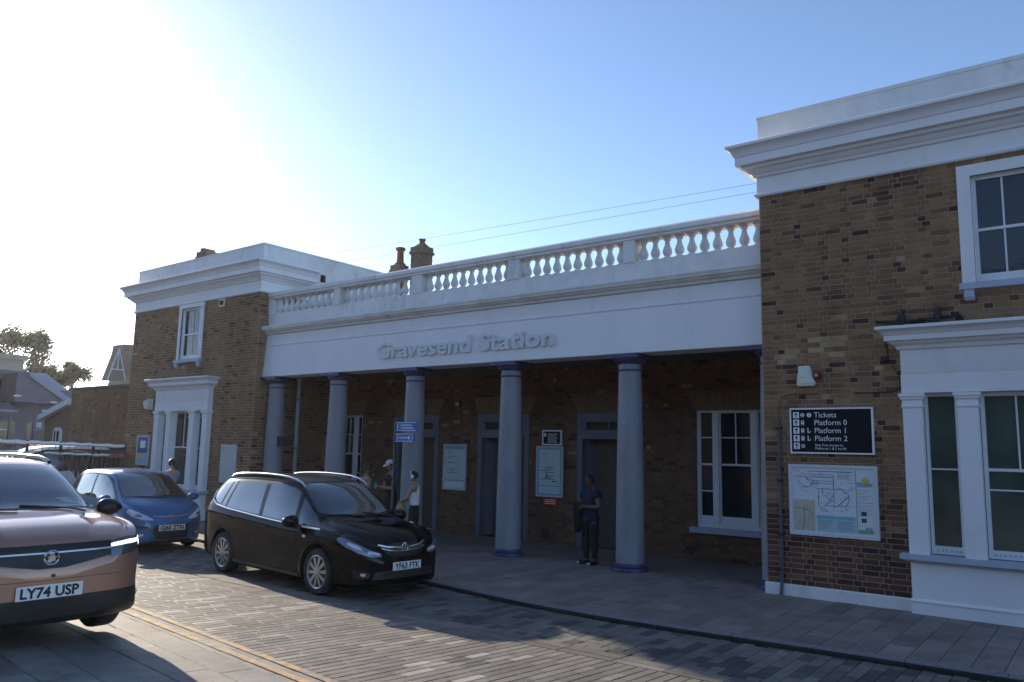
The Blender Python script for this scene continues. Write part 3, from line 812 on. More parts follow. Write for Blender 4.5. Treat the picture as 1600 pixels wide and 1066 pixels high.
# back wall windows (tripartite sash with white mullions)
def tri_window(x0, x1, cut=None):
    s = MB(); s.box(x0+0.02, x1-0.02, BY+0.16, BY+0.2, 0.63, 2.985); wo2 = s.build('window', DARK, PO)
    s = MB(); s.box(x0-0.13, x1+0.13, BY-0.09, BY+0.1, 0.52, 0.63); s.build('window_sill', SILL, wo2)
    s = MB(); s.box(x0, x0+0.05, BY+0.03, BY+0.15, 0.63, 2.985); s.box(x1-0.05, x1, BY+0.03, BY+0.15, 0.63, 2.985); s.box(x0+0.05, x1-0.05, BY+0.03, BY+0.15, 2.94, 2.985); s.box(x0+0.05, x1-0.05, BY+0.02, BY+0.15, 0.63, 0.70)
    sl_ = (x1-x0-0.1)*0.20; mw = 0.11
    xa = x0+0.05+sl_; xb = x1-0.05-sl_
    s.box(xa, xa+mw, BY+0.02, BY+0.15, 0.70, 2.94); s.box(xb-mw, xb, BY+0.02, BY+0.15, 0.70, 2.94)
    s.build('mullion', WOODW, wo2)
    rows = [1.345, 1.875, 2.41]
    sash(wo2, 1, x0+0.05, xa, 0.70, 2.94, BY+0.07, rows, GLASS, frame=0.028, meet=1.875, bottom=0.16)
    sash(wo2, 1, xb, x1-0.05, 0.70, 2.94, BY+0.07, rows, GLASS, frame=0.028, meet=1.875, bottom=0.16)
    sash(wo2, 2, xa+mw, xb-mw, 0.70, 2.94, BY+0.07, [1.875, 2.41], GLASS, frame=0.04, meet=1.875, bottom=0.16, single_lower=True)
tri_window(wr[0], wr[1]); tri_window(wlft[0], wlft[1])
s = MB(); s.box(-2.02, -1.87, BY+0.075, BY+0.083, 1.37, 1.6); tag(s.build('notice', mat('green_paper', (0.10, 0.42, 0.30), 0.6)), 'small green notice inside the portico window at right', 'notice')
# floor stains etc are in the paving material; chimneys and main range behind
CH = mat('old_chimney_brick', (0.17, 0.125, 0.085), 0.9, var=0.35, vs=7, bump=0.6)
POT = mat('terracotta_pot', (0.20, 0.10, 0.06), 0.85, var=0.25, vs=8)
MR = thing('station_building', 'main station range behind the portico with low pitched slate roof', 'building', (-7, 6, 0))
s = MB(); s.box(-13.5, 0.4, 3.12, 9.0, 0, 4.9); s.build('wall', MORTARD, MR)
s = MB(); s.yz([(3.1, 4.901), (9.1, 4.901), (6.1, 6.0)], -13.48, 0.4); s.build('roof', mat('slate_roof', (0.08, 0.085, 0.095), 0.6, var=0.25, vs=6), MR)
def chimney(cx, cy, w, d, z0, z1, label, kind):
    t = thing('chimney', label, 'chimney', (cx, cy, 0))
    s = MB(); s.box(cx-w/2, cx+w/2, cy-d/2, cy+d/2, z0, z1-0.24)
    s.box(cx-w/2-0.05, cx+w/2+0.05, cy-d/2-0.05, cy+d/2+0.05, z1-0.24, z1-0.16); s.box(cx-w/2-0.02, cx+w/2+0.02, cy-d/2-0.02, cy+d/2+0.02, z1-0.16, z1)
    for k in range(int((z1-z0)/0.16)):
        s.box(cx-w/2-0.006, cx+w/2+0.006, cy-d/2-0.006, cy+d/2+0.006, z0+0.16*k, z0+0.16*k+0.066)
    s.build('stack', CH, t)
    if kind == 'pot':
        s = MB(); s.lathe([(0.15, z1), (0.13, z1+0.08), (0.11, z1+0.5), (0.15, z1+0.52), (0.18, z1+0.58), (0.15, z1+0.62), (0.0, z1+0.62)], (cx+0.02, cy, 0), 14); s.lathe([(0.22, z1-0.01), (0.2, z1+0.05), (0.14, z1+0.1)], (cx+0.02, cy, 0), 12); s.build('chimney_pot', POT, t, smooth=40)
    elif kind == 'broad':
        s = MB(); s.lathe([(w/2+0.04, z1), (w/2-0.06, z1+0.08), (0.12, z1+0.14), (0.0, z1+0.14)], (cx, cy, 0), 10); s.build('flaunching', CH, t)
        s = MB(); s.lathe([(0.1, z1+0.1), (0.1, z1+0.24), (0.12, z1+0.25), (0.12, z1+0.29), (0, z1+0.3)], (cx, cy, 0), 10); s.build('cowl', POT, t)
    else:
        s = MB(); s.box(cx-w/2+0.05, cx-0.02, cy-0.18, cy+0.18, z1, z1+0.14); s.box(cx-0.1, cx+0.2, cy-0.15, cy+0.1, z1, z1+0.08); s.build('flaunching', CH, t)
chimney(-14.5, 6.0, 0.40, 0.40, 5.0, 8.18, 'slim chimney with a single tall clay pot behind the white balustrade', 'pot')
chimney(-13.47, 6.0, 0.50, 0.50, 5.0, 8.66, 'broad square brick chimney with small cowl behind the white balustrade', 'broad')
chimney(-18.75, 1.5, 0.52, 0.5, 6.8, 8.25, 'low brick chimney peeping over the far left wing parapet', 'broken')

# overhead wires
WIRE = mat('grey_wire', (0.15, 0.16, 0.18), 0.5)
for k, (a, c) in enumerate((((-40, 12, 11.9), (30, 12, 10.3)), ((-40, 12, 11.2), (30, 12, 10.4)))):
    s = MB(); pts = []
    for i in range(41):
        t = i/40; p = Vector(a).lerp(Vector(c), t); p.z -= 0.9*4*t*(1-t)*0.28; pts.append(p)
    s.tube(pts, 0.006, 5); tag(s.build('overhead_wire', WIRE), ('upper' if k == 0 else 'lower')+' of the two thin wires crossing the sky above the balustrade', 'wire')

# ------------------------------------------------------------------ signs and fittings on the walls
def fw(y):            # lettering on a plane facing -Y at depth y
    return lambda a, b, c, y=y: (a, y-c, b)
def shift(fn, x, z): return lambda a, b, c: fn(a+x, b+z, c)
def bar(mb, x0, x1, z0, z1, y, mi=0): mb.add([(x0, y, z0), (x1, y, z0), (x1, y, z1), (x0, y, z1)], [(0, 1, 2, 3)], mi)

# platform direction sign
t = thing('direction_sign', 'black platform direction sign with white frame listing tickets and platforms on right wing wall', 'sign', (1.07, 0, 2.13))
s = MB(); s.box(0.484, 1.656, -0.06, 0.0, 2.132, 2.797); s.build('panel', SIGNK, t)
s = MB()
for a in ((0.474, 0.496, 2.122, 2.807), (1.644, 1.666, 2.122, 2.807)): s.box(a[0], a[1], -0.066, 0, a[2], a[3])
s.box(0.496, 1.644, -0.066, 0, 2.785, 2.807); s.box(0.496, 1.644, -0.066, 0, 2.122, 2.144); s.build('frame', SIGNW, t)
s = MB(); y = -0.0635
rows = [('Tickets', 2.70), ('Platform 0', 2.585), ('Platform 1', 2.467), ('Platform 2', 2.35)]
for tx, z in rows: text_to(s, tx, 0.112, shift(fw(y), 0.835, z-0.036), 0)
text_to(s, 'Step Free Access to', 0.05, shift(fw(y), 0.84, 2.235), 0); text_to(s, 'Platforms 1 & 2 via lift', 0.05, shift(fw(y), 0.84, 2.185), 0)
for i, z in enumerate((2.70, 2.585, 2.467, 2.35, 2.235)):
    bar(s, 0.525, 0.615, z-0.047, z+0.047, y)
    bar(s, 0.563, 0.577, z-0.036, z+0.02, y-0.0015, 1)
    s.add([(0.542, y-0.0015, z+0.008), (0.57, y-0.0015, z+0.037), (0.598, y-0.0015, z+0.008), (0.588, y-0.0015, z+0.002), (0.57, y-0.0015, z+0.02), (0.552, y-0.0015, z+0.002)], [(0, 1, 2, 3, 4, 5)], 1)
def disc(mb, x, z, rr, y, mi=0, n=16): mb.add([(x+rr*cos(2*pi*k/n), y, z+rr*sin(2*pi*k/n)) for k in range(n)], [tuple(range(n))], mi)
disc(s, 0.665, 2.70, 0.032, y); disc(s, 0.665, 2.70, 0.024, y-0.001, 1); bar(s, 0.648, 0.684, 2.69, 2.71, y-0.002)
disc(s, 0.765, 2.70, 0.034, y); bar(s, 0.759, 0.771, 2.68, 2.707, y-0.001, 1); disc(s, 0.765, 2.719, 0.007, y-0.001, 1)
for z in (2.585, 2.467, 2.35):
    s.add([(0.643, y, z-0.02), (0.687, y, z-0.02), (0.69, y, z+0.02), (0.678, y, z+0.036), (0.652, y, z+0.036), (0.64, y, z+0.02)], [(0, 1, 2, 3, 4, 5)]); bar(s, 0.65, 0.68, z+0.005, z+0.022, y-0.001, 1)
    bar(s, 0.645, 0.655, z-0.04, z-0.02, y); bar(s, 0.675, 0.685, z-0.04, z-0.02, y)
for z in (2.467, 2.35):
    bar(s, 0.735, 0.75, z-0.03, z+0.02, y); disc(s, 0.742, z+0.03, 0.009, y); bar(s, 0.735, 0.775, z-0.036, z-0.025, y); bar(s, 0.77, 0.785, z-0.02, z-0.008, y)
disc(s, 0.665, 2.235, 0.028, y); disc(s, 0.665, 2.235, 0.02, y-0.001, 1); disc(s, 0.665, 2.243, 0.007, y-0.002); bar(s, 0.66, 0.67, 2.22, 2.235, y-0.002)
s.build('lettering', [SIGNW, SIGNK], t, fix=False)

# network map board below it
t = thing('map_board', 'large railway map poster in silver frame below the black platform sign', 'poster', (1.06, 0, 0.92))
x0, x1, z0, z1 = 0.43, 1.69, 0.915, 1.96
s = MB(); s.box(x0+0.04, x1-0.04, -0.045, 0, z0+0.04, z1-0.04); s.build('panel', PAPER, t)
s = MB()
for a in ((x0, x0+0.045, z0, z1), (x1-0.045, x1, z0, z1), (x0+0.045, x1-0.045, z0, z0+0.05), (x0+0.045, x1-0.045, z1-0.045, z1)): s.box(a[0], a[1], -0.06, 0, a[2], a[3])
s.build('frame', FRM, t)
s = MB(); y = -0.047
PM = [mat('map_line_print', (0.05, 0.055, 0.075), 0.5), SKYB, mat('map_paper_tan', (0.50, 0.46, 0.36), 0.5, var=0.12, vs=14), mat('map_light_teal', (0.36, 0.52, 0.56), 0.5), mat('map_yellow', (0.55, 0.50, 0.12), 0.5), mat('map_green', (0.22, 0.36, 0.22), 0.5), mat('map_red', (0.45, 0.08, 0.07), 0.5)]
def ln(pts, w=0.006, mi=0, yy=y):
    for (a, b), (c, d) in zip(pts, pts[1:]):
        v = Vector((c-a, d-b)).normalized(); n = Vector((-v.y, v.x))*w/2
        s.add([(a-n.x, yy, b-n.y), (c-n.x, yy, d-n.y), (c+n.x, yy, d+n.y), (a+n.x, yy, b+n.y)], [(0, 1, 2, 3)], mi)
def q(uu, vv): return (x0+0.05+uu*(x1-x0-0.1), z0+0.05+vv*(z1-z0-0.1))
ln([q(.2, .95), q(.75, .95)], 0.008); ln([q(.04, .95), q(.1, .95)], 0.006)
ln([q(.03, .86), q(.16, .86), q(.3, .68), q(.62, .68), q(.7, .6), q(.7, .5), q(.66, .42), q(.4, .42)]); ln([q(.16, .86), q(.52, .86), q(.52, .76), q(.26, .76)]); ln([q(.04, .83), q(.15, .7), q(.22, .7), q(.28, .8), q(.18, .84)])
ln([q(.1, .9), q(.52, .9), q(.52, .42)]); ln([q(.38, .68), q(.38, .6), q(.5, .5), q(.4, .42)]); ln([q(.33, .66), q(.33, .42), q(.37, .34), q(.45, .33)]); ln([q(.7, .58), q(.56, .42)], 0.009); ln([q(.52, .6), q(.43, .46)]); ln([q(.5, .8), q(.24, .8)])
for (uu, vv) in [(.1, .86), (.2, .82), (.25, .76), (.38, .68), (.45, .68), (.62, .68), (.7, .55), (.66, .42), (.52, .42), (.52, .55), (.33, .55), (.3, .76), (.4, .86)]: disc(s, *q(uu, vv), 0.009, y-0.001, 0, 8)
def rect(u0, u1, v0, v1, mi, yy=y): a = q(u0, v0); c = q(u1, v1); bar(s, a[0], c[0], a[1], c[1], yy, mi)
rect(.01, .28, .02, .5, 2); ln([q(.01, .37), q(.14, .36), q(.2, .34), q(.28, .27)], 0.006, 0, y-.001); ln([q(.14, .36), q(.15, .2), q(.12, .02)], 0.006, 0, y-.001); ln([q(.13, .38), q(.17, .41), q(.2, .37), q(.16, .33), q(.13, .38)], 0.006, 6, y-.001)
rect(.3, .53, .02, .27, 3); rect(.3, .53, .22, .27, 1, y-.001); rect(.54, .77, .02, .27, 3); rect(.54, .77, .22, .27, 1, y-.001)
for k in range(5): ln([q(.32, .19-.03*k), q(.5-.02*k, .19-.03*k)], 0.005, 0, y-.001); ln([q(.56, .19-.03*k), q(.75-.03*(k % 2), .19-.03*k)], 0.005, 0, y-.001)
rect(.785, .79, .02, .98, 0); rect(.79, .99, .49, .495, 0)
rect(.80, .93, .73, .80, 1); a = q(.90, .82); disc(s, a[0], a[1], 0.055, y-.001, 4, 14); rect(.87, .98, .74, .79, 5, y-.002); rect(.80, .98, .03, .09, 5); rect(.88, .96, .09, .13, 1)
for k in range(6): ln([q(.80, .68-.03*k), q(.96-.03*(k % 3), .68-.03*k)], 0.004); ln([q(.80, .45-.03*k), q(.97-.04*(k % 2), .45-.03*k)], 0.004)
for k in range(6): ln([q(.56, .94-.02*k), q(.72, .94-.02*k)], 0.003)
rm = random.Random(4)
for k in range(110):
    a_, b_ = rm.uniform(.06, .74), rm.uniform(.31, .93)
    if a_ < .3 and b_ < .52: continue
    ln([q(a_, b_), q(a_+rm.uniform(.02, .05), b_)], 0.0032, 0, y-.0006)
for k in range(14): ln([q(.02+.015*k, .03+.02*(k % 5)), q(.06+.014*k, .10+.03*(k % 7))], 0.003, 1 if k % 3 else 5, y-.001)
for (a_, b_) in ((.84, .30), (.84, .20)): rect(a_, a_+.06, b_, b_+.06, 0)
s.build('printed_map', PM, t, fix=False)

# alarm box and red sounder
t = thing('alarm_box', 'cream tapered burglar alarm box high on right wing above the platform sign', 'alarm', (0.72, 0, 3.16))
s = MB(); s.xz([(0.60, 3.165), (0.62, 3.145), (0.84, 3.145), (0.87, 3.18), (0.79, 3.45), (0.64, 3.45)], -0.09, 0.0)
s.xz([(0.63, 3.18), (0.83, 3.18), (0.775, 3.42), (0.655, 3.42)], -0.105, -0.091)
s.build('housing', CREAM, t); s = MB(); bar(s, 0.66, 0.79, 3.27, 3.275, -0.107); s.build('lettering_strip', SKYB, t, fix=False)
s = MB(); s.lathe([(0.0, -0.10), (0.05, -0.10), (0.062, -0.07), (0.062, 0.0)], (0.90, 0, 3.30), 16, ax='y'); s.lathe([(0.0, -0.104), (0.022, -0.104), (0.022, -0.10)], (0.90, 0, 3.30), 12, 1, ax='y')
tag(s.build('fire_bell', [mat('red_bell', (0.20, 0.02, 0.02), 0.5), ALU], smooth=40), 'small round red alarm bell beside the cream alarm box', 'bell')
# downpipe / cable conduit at the wing's corner
s = MB(); s.tube([(0.29, -0.035, 2.64), (0.29, -0.035, 0.25), (0.285, -0.05, 0.17), (0.27, -0.055, 0.0)], 0.023, 10)
o = s.build('conduit_pipe', mat('blue_grey_pipe', (0.075, 0.08, 0.11), 0.6, var=0.2, vs=4)); tag(o, 'thin blue grey conduit pipe running down right wing corner beside the signs', 'pipe')
for z in (2.5, 1.7, 0.9):
    s = MB(); s.box(0.25, 0.33, -0.066, 0.0, z-0.02, z+0.02); s.build('pipe_clip', DARKB, o)
s = MB(); s.tube([(0.29, -0.02, 2.64), (0.30, -0.02, 2.9), (0.36, -0.02, 3.0), (0.47, -0.02, 3.03), (0.9, -0.02, 3.02)], 0.005, 6); s.tube([(1.86, -0.018, 3.75), (1.90, -0.018, 3.5), (2.02, -0.018, 3.25), (2.03, -0.018, 3.1), (1.95, -0.018, 3.02), (1.4, -0.018, 3.02)], 0.006, 6)
s.box(1.80, 1.88, -0.05, 0, 3.47, 3.54)
tag(s.build('wall_cable', DARKB), 'dark cable looping down the right wing brickwork by the bay window', 'cable')
# bird-spike / cable brackets above the bay
for k, xx in enumerate((2.10, 2.56)):
    s = MB(); s.box(xx-0.03, xx+0.03, -0.05, 0, 3.98, 4.2); s.box(xx-0.05, xx+0.05, -0.06, -0.02, 4.05, 4.10); s.tube([(xx, -0.06, 3.99), (xx-0.05, -0.1, 4.02), (xx-0.22, -0.06, 4.05)], 0.016, 6); s.lathe([(0.0, 4.22), (0.03, 4.21), (0.03, 4.17)], (xx, -0.03, 0), 8)
    tag(s.build('iron_bracket', DARKB), ('left' if k == 0 else 'right')+' of two rusty iron brackets above the right bay window', 'bracket')
s = MB(); s.tube([(1.75, -0.03, 4.05), (2.2, -0.03, 4.02), (2.85, -0.03, 4.06)], 0.02, 6); tag(s.build('wall_pipe', DARKB), 'short dark pipe lying along the wall between the two iron brackets', 'pipe')
# patch of new pale bricks is in the brickwork tint; pale mortar repair
REP = mat('pale_repair_mortar', (0.42, 0.36, 0.24), 0.95, var=0.3, vs=14, bump=0.7)
# posters on the left wing
def poster(x0, x1, z0, z1, y, label, face, name='poster_board', extra=None, depth=0.05, frame=FRM):
    t = thing(name, label, 'poster', ((x0+x1)/2, y, z0))
    s = MB(); s.box(x0+0.03, x1-0.03, y-depth+0.012, y, z0+0.03, z1-0.03); s.build('panel', face, t)
    s = MB()
    for a in ((x0, x0+0.035, z0, z1), (x1-0.035, x1, z0, z1), (x0+0.035, x1-0.035, z0, z0+0.035), (x0+0.035, x1-0.035, z1-0.035, z1)): s.box(a[0], a[1], y-depth, y, a[2], a[3])
    s.build('frame', frame, t)
    if extra:
        s = MB(); ms = extra(s, y-depth+0.009); s.build('print', ms, t, fix=False)
    return t
ADV = mat('colourful_poster', (0.10, 0.30, 0.48), 0.35, var=0.0)
def advert(s, y):
    bar(s, -19.3, -18.7, 1.75, 2.23, y, 0); bar(s, -19.3, -18.7, 1.43, 1.76, y, 1); bar(s, -19.15, -18.85, 1.9, 2.12, y-.002, 2); bar(s, -19.22, -18.9, 1.6, 1.75, y-.002, 3)
    return [mat('poster_deep_blue', (0.03, 0.12, 0.30), 0.3), mat('poster_sky', (0.35, 0.55, 0.62), 0.3), SIGNW, mat('poster_sand', (0.55, 0.48, 0.25), 0.4)]
poster(-19.35, -18.66, 1.39, 2.28, 0, 'blue advertising poster left of the far bay window, half hidden by the blue car', PAPER, extra=advert)
poster(-14.82, -14.13, 1.06, 2.06, 0, 'blank pale poster case on left wing between bay window and portico', mat('faded_poster', (0.50, 0.52, 0.47), 0.5, var=0.06, vs=4))
def timet(x0, x1, z0, z1, head=True):
    def fn(s, y):
        if head: bar(s, x0, x1, z1-0.1, z1, y, 0)
        else:
            for a in ((x0, x0+0.035, z0, z1), (x1-0.035, x1, z0, z1), (x0, x1, z0, z0+0.035), (x0, x1, z1-0.035, z1)): bar(s, a[0], a[1], a[2], a[3], y, 0)
        rr = random.Random(3+int(head)); z = z1-0.16
        while z > z0+0.3:
            xa = x0+0.06; w = rr.uniform(0.1, 0.45)
            if rr.random() < 0.55: bar(s, xa+rr.uniform(0, 0.2), min(x1-0.06, xa+w), z, z+0.012, y-.001, 1)
            z -= 0.04
        bar(s, x0+0.03, x1-0.03, z0+0.2, z0+0.22, y-.001, 2)
        if head: bar(s, x0+0.03, x1-0.03, z0+0.04, z0+0.17, y-.001, 3)
        else: bar(s, x0+0.25, x0+0.28, z0+0.4, z0+0.5, y-.001, 1); bar(s, x0+0.2, x0+0.4, z0+0.38, z0+0.4, y-.001, 1); bar(s, x0+0.4, x0+0.55, z0+0.3, z0+0.32, y-.001, 1)
        return [SKYB, INK, PM[5], SIGNW]
    return fn
MINT = mat('pale_mint_paper', (0.55, 0.68, 0.68), 0.4)
poster(-9.23, -8.47, 1.05, 2.19, BY-0.03, 'departure poster with blue header between the first two portico doors', MINT, extra=timet(-9.2, -8.5, 1.08, 2.16))
poster(-6.31, -5.57, 1.03, 2.18, BY-0.03, 'blue bordered information poster between the second and third portico doors', MINT, extra=timet(-6.27, -5.61, 1.07, 2.14, False))
def smallp(s, y):
    for k in range(5): bar(s, -6.0, -5.72-0.03*(k % 2), 2.45-0.045*k, 2.465-0.045*k, y, 0)
    bar(s, -6.1, -6.04, 2.4, 2.48, y, 0)
    return [SIGNW]
poster(-6.15, -5.61, 2.2, 2.55, BY-0.03, 'small black notice sign with white border above the blue bordered poster', SIGNK, 'notice_sign', smallp, frame=SIGNW)
t = thing('red_notice', 'small red notice stuck on bricks under the blue bordered poster', 'notice', (-5.92, BY, 0.84))
s = MB(); s.box(-6.13, -5.72, BY-0.035, BY-0.015, 0.84, 1.0); s.build('panel', mat('red_sign', (0.50, 0.02, 0.02), 0.4), t)
s = MB()
for k in range(3): bar(s, -6.08, -5.78, 0.875+0.04*k, 0.89+0.04*k, BY-0.037, 0)
s.build('print', SIGNW, t, fix=False)
# wall lamp between doors
t = thing('wall_lamp', 'small unlit bulkhead lamp on portico brick wall above the departure poster', 'lamp', (-8.8, BY, 3.2))
s = MB(); s.box(-8.87, -8.73, BY-0.06, BY-0.01, 3.13, 3.27); s.build('backplate', DARKB, t); s = MB(); s.ball((-8.8, BY-0.08, 3.2), 0.055, 0.06, 0.055); s.build('lens', CREAM, t, smooth=60)
# cream lamp box beside the far bay
t = thing('floodlight', 'cream box floodlight fixed at the far bay window edge', 'lamp', (-18.75, 0, 3.1))
s = MB(); s.yz([(-0.02, 3.05), (-0.18, 3.08), (-0.22, 3.3), (-0.05, 3.38), (-0.02, 3.38)], -18.86, -18.62); s.build('housing', CREAM, t); s = MB(); s.box(-18.78, -18.70, -0.025, 0, 3.0, 3.4); s.build('bracket', DARKB, t)
# rainwater pipe and meter box at the left end of the portico
s = MB(); s.tube([(-13.05, 1.05, 0), (-13.05, 1.05, 3.86)], 0.055, 10); o = tag(s.build('downpipe', mat('pale_grey_pipe', (0.36, 0.40, 0.46), 0.5)), 'pale grey downpipe behind the first column at left end of portico', 'pipe')
for z in (0.6, 2.0, 3.3):
    s = MB(); s.box(-13.13, -12.97, 0.98, 1.12, z-0.03, z+0.03); s.build('pipe_collar', COLM, o)
t = thing('loudspeaker_box', 'black box fitting mounted beside the first column', 'box', (-12.92, 0.52, 2.17))
s = MB(); s.bbox(-13.02, -12.74, 0.40, 0.62, 2.04, 2.30, 0.02); s.build('housing', DARKB, t); s = MB(); s.box(-12.93, -12.83, 0.385, 0.4, 2.12, 2.22); s.build('lens', DARK, t); s = MB(); s.box(-13.05, -12.95, 0.5, 0.56, 2.14, 2.2); s.build('bracket', ALU, t)
t = thing('vent_panel', 'small pale square vent panel on dark side wall at left of portico', 'vent', (-13.6, 1.45, 2.55))
s = MB(); s.box(-13.6, -13.56, 1.27, 1.63, 2.52, 2.86); s.build('frame', COLM, t); s = MB()
for k in range(5): s.box(-13.565, -13.55, 1.31, 1.59, 2.56+0.055*k, 2.595+0.055*k)
s.build('louvre', DOORP, t)
# fingerpost with two blue signs
t = thing('fingerpost', 'dark signpost carrying two small blue arrow signs before the third column', 'signpost', (-7.98, -0.2, 0))
s = MB(); s.lathe([(0.0, 0.0), (0.055, 0.0), (0.055, 0.9), (0.038, 0.93), (0.038, 2.68), (0.03, 2.70), (0.0, 2.71)], (-7.98, -0.2, 0), 12); s.build('post', DARKB, t, smooth=40)
BLUS = mat('blue_sign', (0.03, 0.14, 0.42), 0.4); 
for (x1, z0, z1) in ((-7.30, 2.43, 2.63), (-7.37, 2.20, 2.385)):
    s = MB(); s.xz([(-7.96, z0), (x1-0.05, z0), (x1, (z0+z1)/2), (x1-0.05, z1), (-7.96, z1)], -0.225, -0.20); fo = s.build('sign_blade', BLUS, t)
    s = MB(); y = -0.228; zc = (z0+z1)/2
    bar(s, -7.95, x1-0.05, z1-0.022, z1-0.010, y); bar(s, -7.95, x1-0.05, z0+0.010, z0+0.022, y); bar(s, -7.90, -7.88, zc-0.05, zc+0.05, y)
    if z0 > 2.4:
        for k, (a, c) in enumerate(((-7.80, -7.47), (-7.78, -7.44))): 
            xx = a
            while xx < c: bar(s, xx, xx+0.022, zc+0.012-0.06*k, zc+0.042-0.06*k, y); xx += 0.034
    else:
        xx = -7.84
        while xx < -7.6: bar(s, xx, xx+0.02, zc-0.02, zc+0.02, y); xx += 0.034
        disc(s, -7.54, zc, 0.035, y); s.add([(x1-0.09, y, zc-0.06), (x1-0.04, y, zc), (x1-0.09, y, zc+0.06), (x1-0.11, y, zc+0.06), (x1-0.06, y, zc), (x1-0.11, y, zc-0.06)], [(0, 1, 2, 3, 4, 5)])
    s.build('sign_print', SIGNW, fo, fix=False)

# ------------------------------------------------------------------ far left background
BB = tint_mat('dark_red_brick', [(0, (0.05, 0.035, 0.03)), (0.5, (0.105, 0.07, 0.05)), (1, (0.16, 0.11, 0.075))], 0.9)
def simple_bricks(mb, x0, x1, z0, z1, y):
    for p in brick_pieces(x0, x1, z0, z1, [], 'f', 3):
        pass
t = thing('brick_outbuilding', 'plain windowless brown brick wall building adjoining the left wing', 'building', (-23.5, 1, 0))
s = MB(); s.box(-26.5, -20.21, 1.0, 6, -0.1, 3.93); wo_ = s.build('wall', MORTARD, t)
pcs = brick_pieces(-26.5, -20.22, 0.0, 3.9, [], 'f', 31, brick_tint(12, 0.12)); lay_bricks(pcs, lambda a, z: (a, 1.0, z), FRONT, wo_, 0)
s = MB(); s.box(-26.55, -20.2, 0.93, 6.05, 3.931, 4.03); s.build('coping', mat('dark_coping', (0.12, 0.10, 0.085), 0.9, var=0.2, vs=4), t)
t = thing('lean_to', 'low brick lean-to with pale sloping verge board and arched window beyond the brown wall', 'building', (-27.6, 1, 0))
s = MB(); s.xz([(-28.7, -0.1), (-26.51, -0.1), (-26.51, 3.35), (-28.7, 2.85)], 1.05, 5); s.build('wall', mat('lean_to_brick', (0.16, 0.10, 0.065), 0.9, var=0.3, vs=9, bump=0.6), t)
s = MB(); s.xz([(-28.95, 2.83), (-26.5, 3.40), (-26.5, 3.62), (-28.95, 3.03)], 0.85, 5.1); s.build('roof', WHITE_W, t)
s = MB(); s.xz([(-27.75, 0.9), (-27.1, 0.9), (-27.1, 2.4), (-27.25, 2.56), (-27.6, 2.56), (-27.75, 2.4)], 0.98, 1.06); wo_ = s.build('window', WOODW, t)
s = MB(); s.box(-27.64, -27.22, 0.965, 0.978, 0.95, 2.42); s.build('pane', GLASS, wo_); s = MB(); s.box(-27.45, -27.41, 0.955, 0.964, 0.95, 2.42); s.build('glazing_bar', WOODW, wo_)
# modern station building with blue sloping standing-seam roof
MET = mat('blue_grey_cladding', (0.10, 0.105, 0.15), 0.45, var=0.15, vs=1.5); ROOFM = mat('standing_seam_roof', (0.24, 0.26, 0.33), 0.38, metal=0.4)
t = thing('footbridge_building', 'dark blue clad footbridge building with sloping ribbed metal roof in far left distance', 'building', (-40, 3, 0))
s = MB(); s.box(-48, -38.2, -8.0, 9.0, -0.1, 3.9); s.box(-47, -39, -8, 4.2, 3.9, 5.2); s.yz([(3.0, 3.85), (3.0, 5.25), (3.5, 5.15), (5.5, 3.9), (9.0, 3.9), (9.0, 3.85)], -41, -37.15); s.box(-41, -38.25, 5, 9, 3.9, 4.6); s.build('wall', MET, t)
def slab4(P, th):
    b = MB(); b.add([tuple(p) for p in P]+[(p[0], p[1], p[2]-th) for p in P], [(0, 1, 2, 3), (7, 6, 5, 4), (0, 4, 5, 1), (1, 5, 6, 2), (2, 6, 7, 3), (3, 7, 4, 0)]); return b
def ribs(P, n, ro, rad):
    for k in range(n):
        q_ = k/(n-1); a = Vector(P[0]).lerp(Vector(P[3]), q_); c = Vector(P[1]).lerp(Vector(P[2]), q_)
        s = MB(); s.tube([a+Vector((0, 0, .02)), c+Vector((0, 0, .02))], rad, 4); s.build('roof_seam', ROOFM, ro)
P = [(-37, 3.5, 5.24), (-37, 5.45, 3.96), (-41, 7.2, 4.57), (-41, 5.75, 5.58)]
ro = slab4(P, 0.14).build('roof', ROOFM, t); ribs(P, 8, ro, 0.035)
s = MB(); s.box(-38.9, -37.9, -8, 4.1, 5.2, 5.38); s.build('fascia', MET, t)
for k in range(5):
    s = MB(); s.box(-38.99, -38.96, -2.2+1.25*k, -1.3+1.25*k, 4.2, 5.0); s.build('window', GLASS, t)
for k in range(4):
    s = MB(); s.box(-38.19, -38.16, 2.5+1.5*k, 3.5+1.5*k, 1.2, 2.9); s.build('window', GLASS, t)
t = thing('canopy', 'small grey ribbed roof canopy at extreme left edge below footbridge building', 'canopy', (-36.5, 2.4, 0))
P = [(-37, -3, 3.5), (-39, -3, 4.12), (-39, 3.02, 4.07), (-37, 3.13, 3.45)]
ro = slab4(P, 0.1).build('roof', ROOFM, t); ribs(P, 6, ro, 0.03)
for yy in (0.2, 2.6):
    s = MB(); s.tube([(-36.4, yy, -0.1), (-36.4, yy, 3.2)], 0.06, 8); s.build('post', MET, t)
s = MB(); s.tube([(-36.4, -1, 2.5), (-36.4, 2.6, 2.5)], 0.04, 6); s.build('rail', ALU, t)
t = thing('block_building', 'pale flat roofed block rising behind the footbridge building at left edge', 'building', (-62, 8, 0))
s = MB(); s.box(-70, -61, -2, 12.1, -0.1, 8.0); s.box(-70.2, -60.8, -2.2, 12.3, 8.0, 8.35); s.build('wall', mat('beige_render', (0.36, 0.32, 0.25), 0.9, var=0.1, vs=0.5), t)
for k in range(4):
    s = MB(); s.box(-60.99, -60.95, 1.5+2.4*k, 2.7+2.4*k, 5.0, 6.6); s.build('window', GLASS, t)
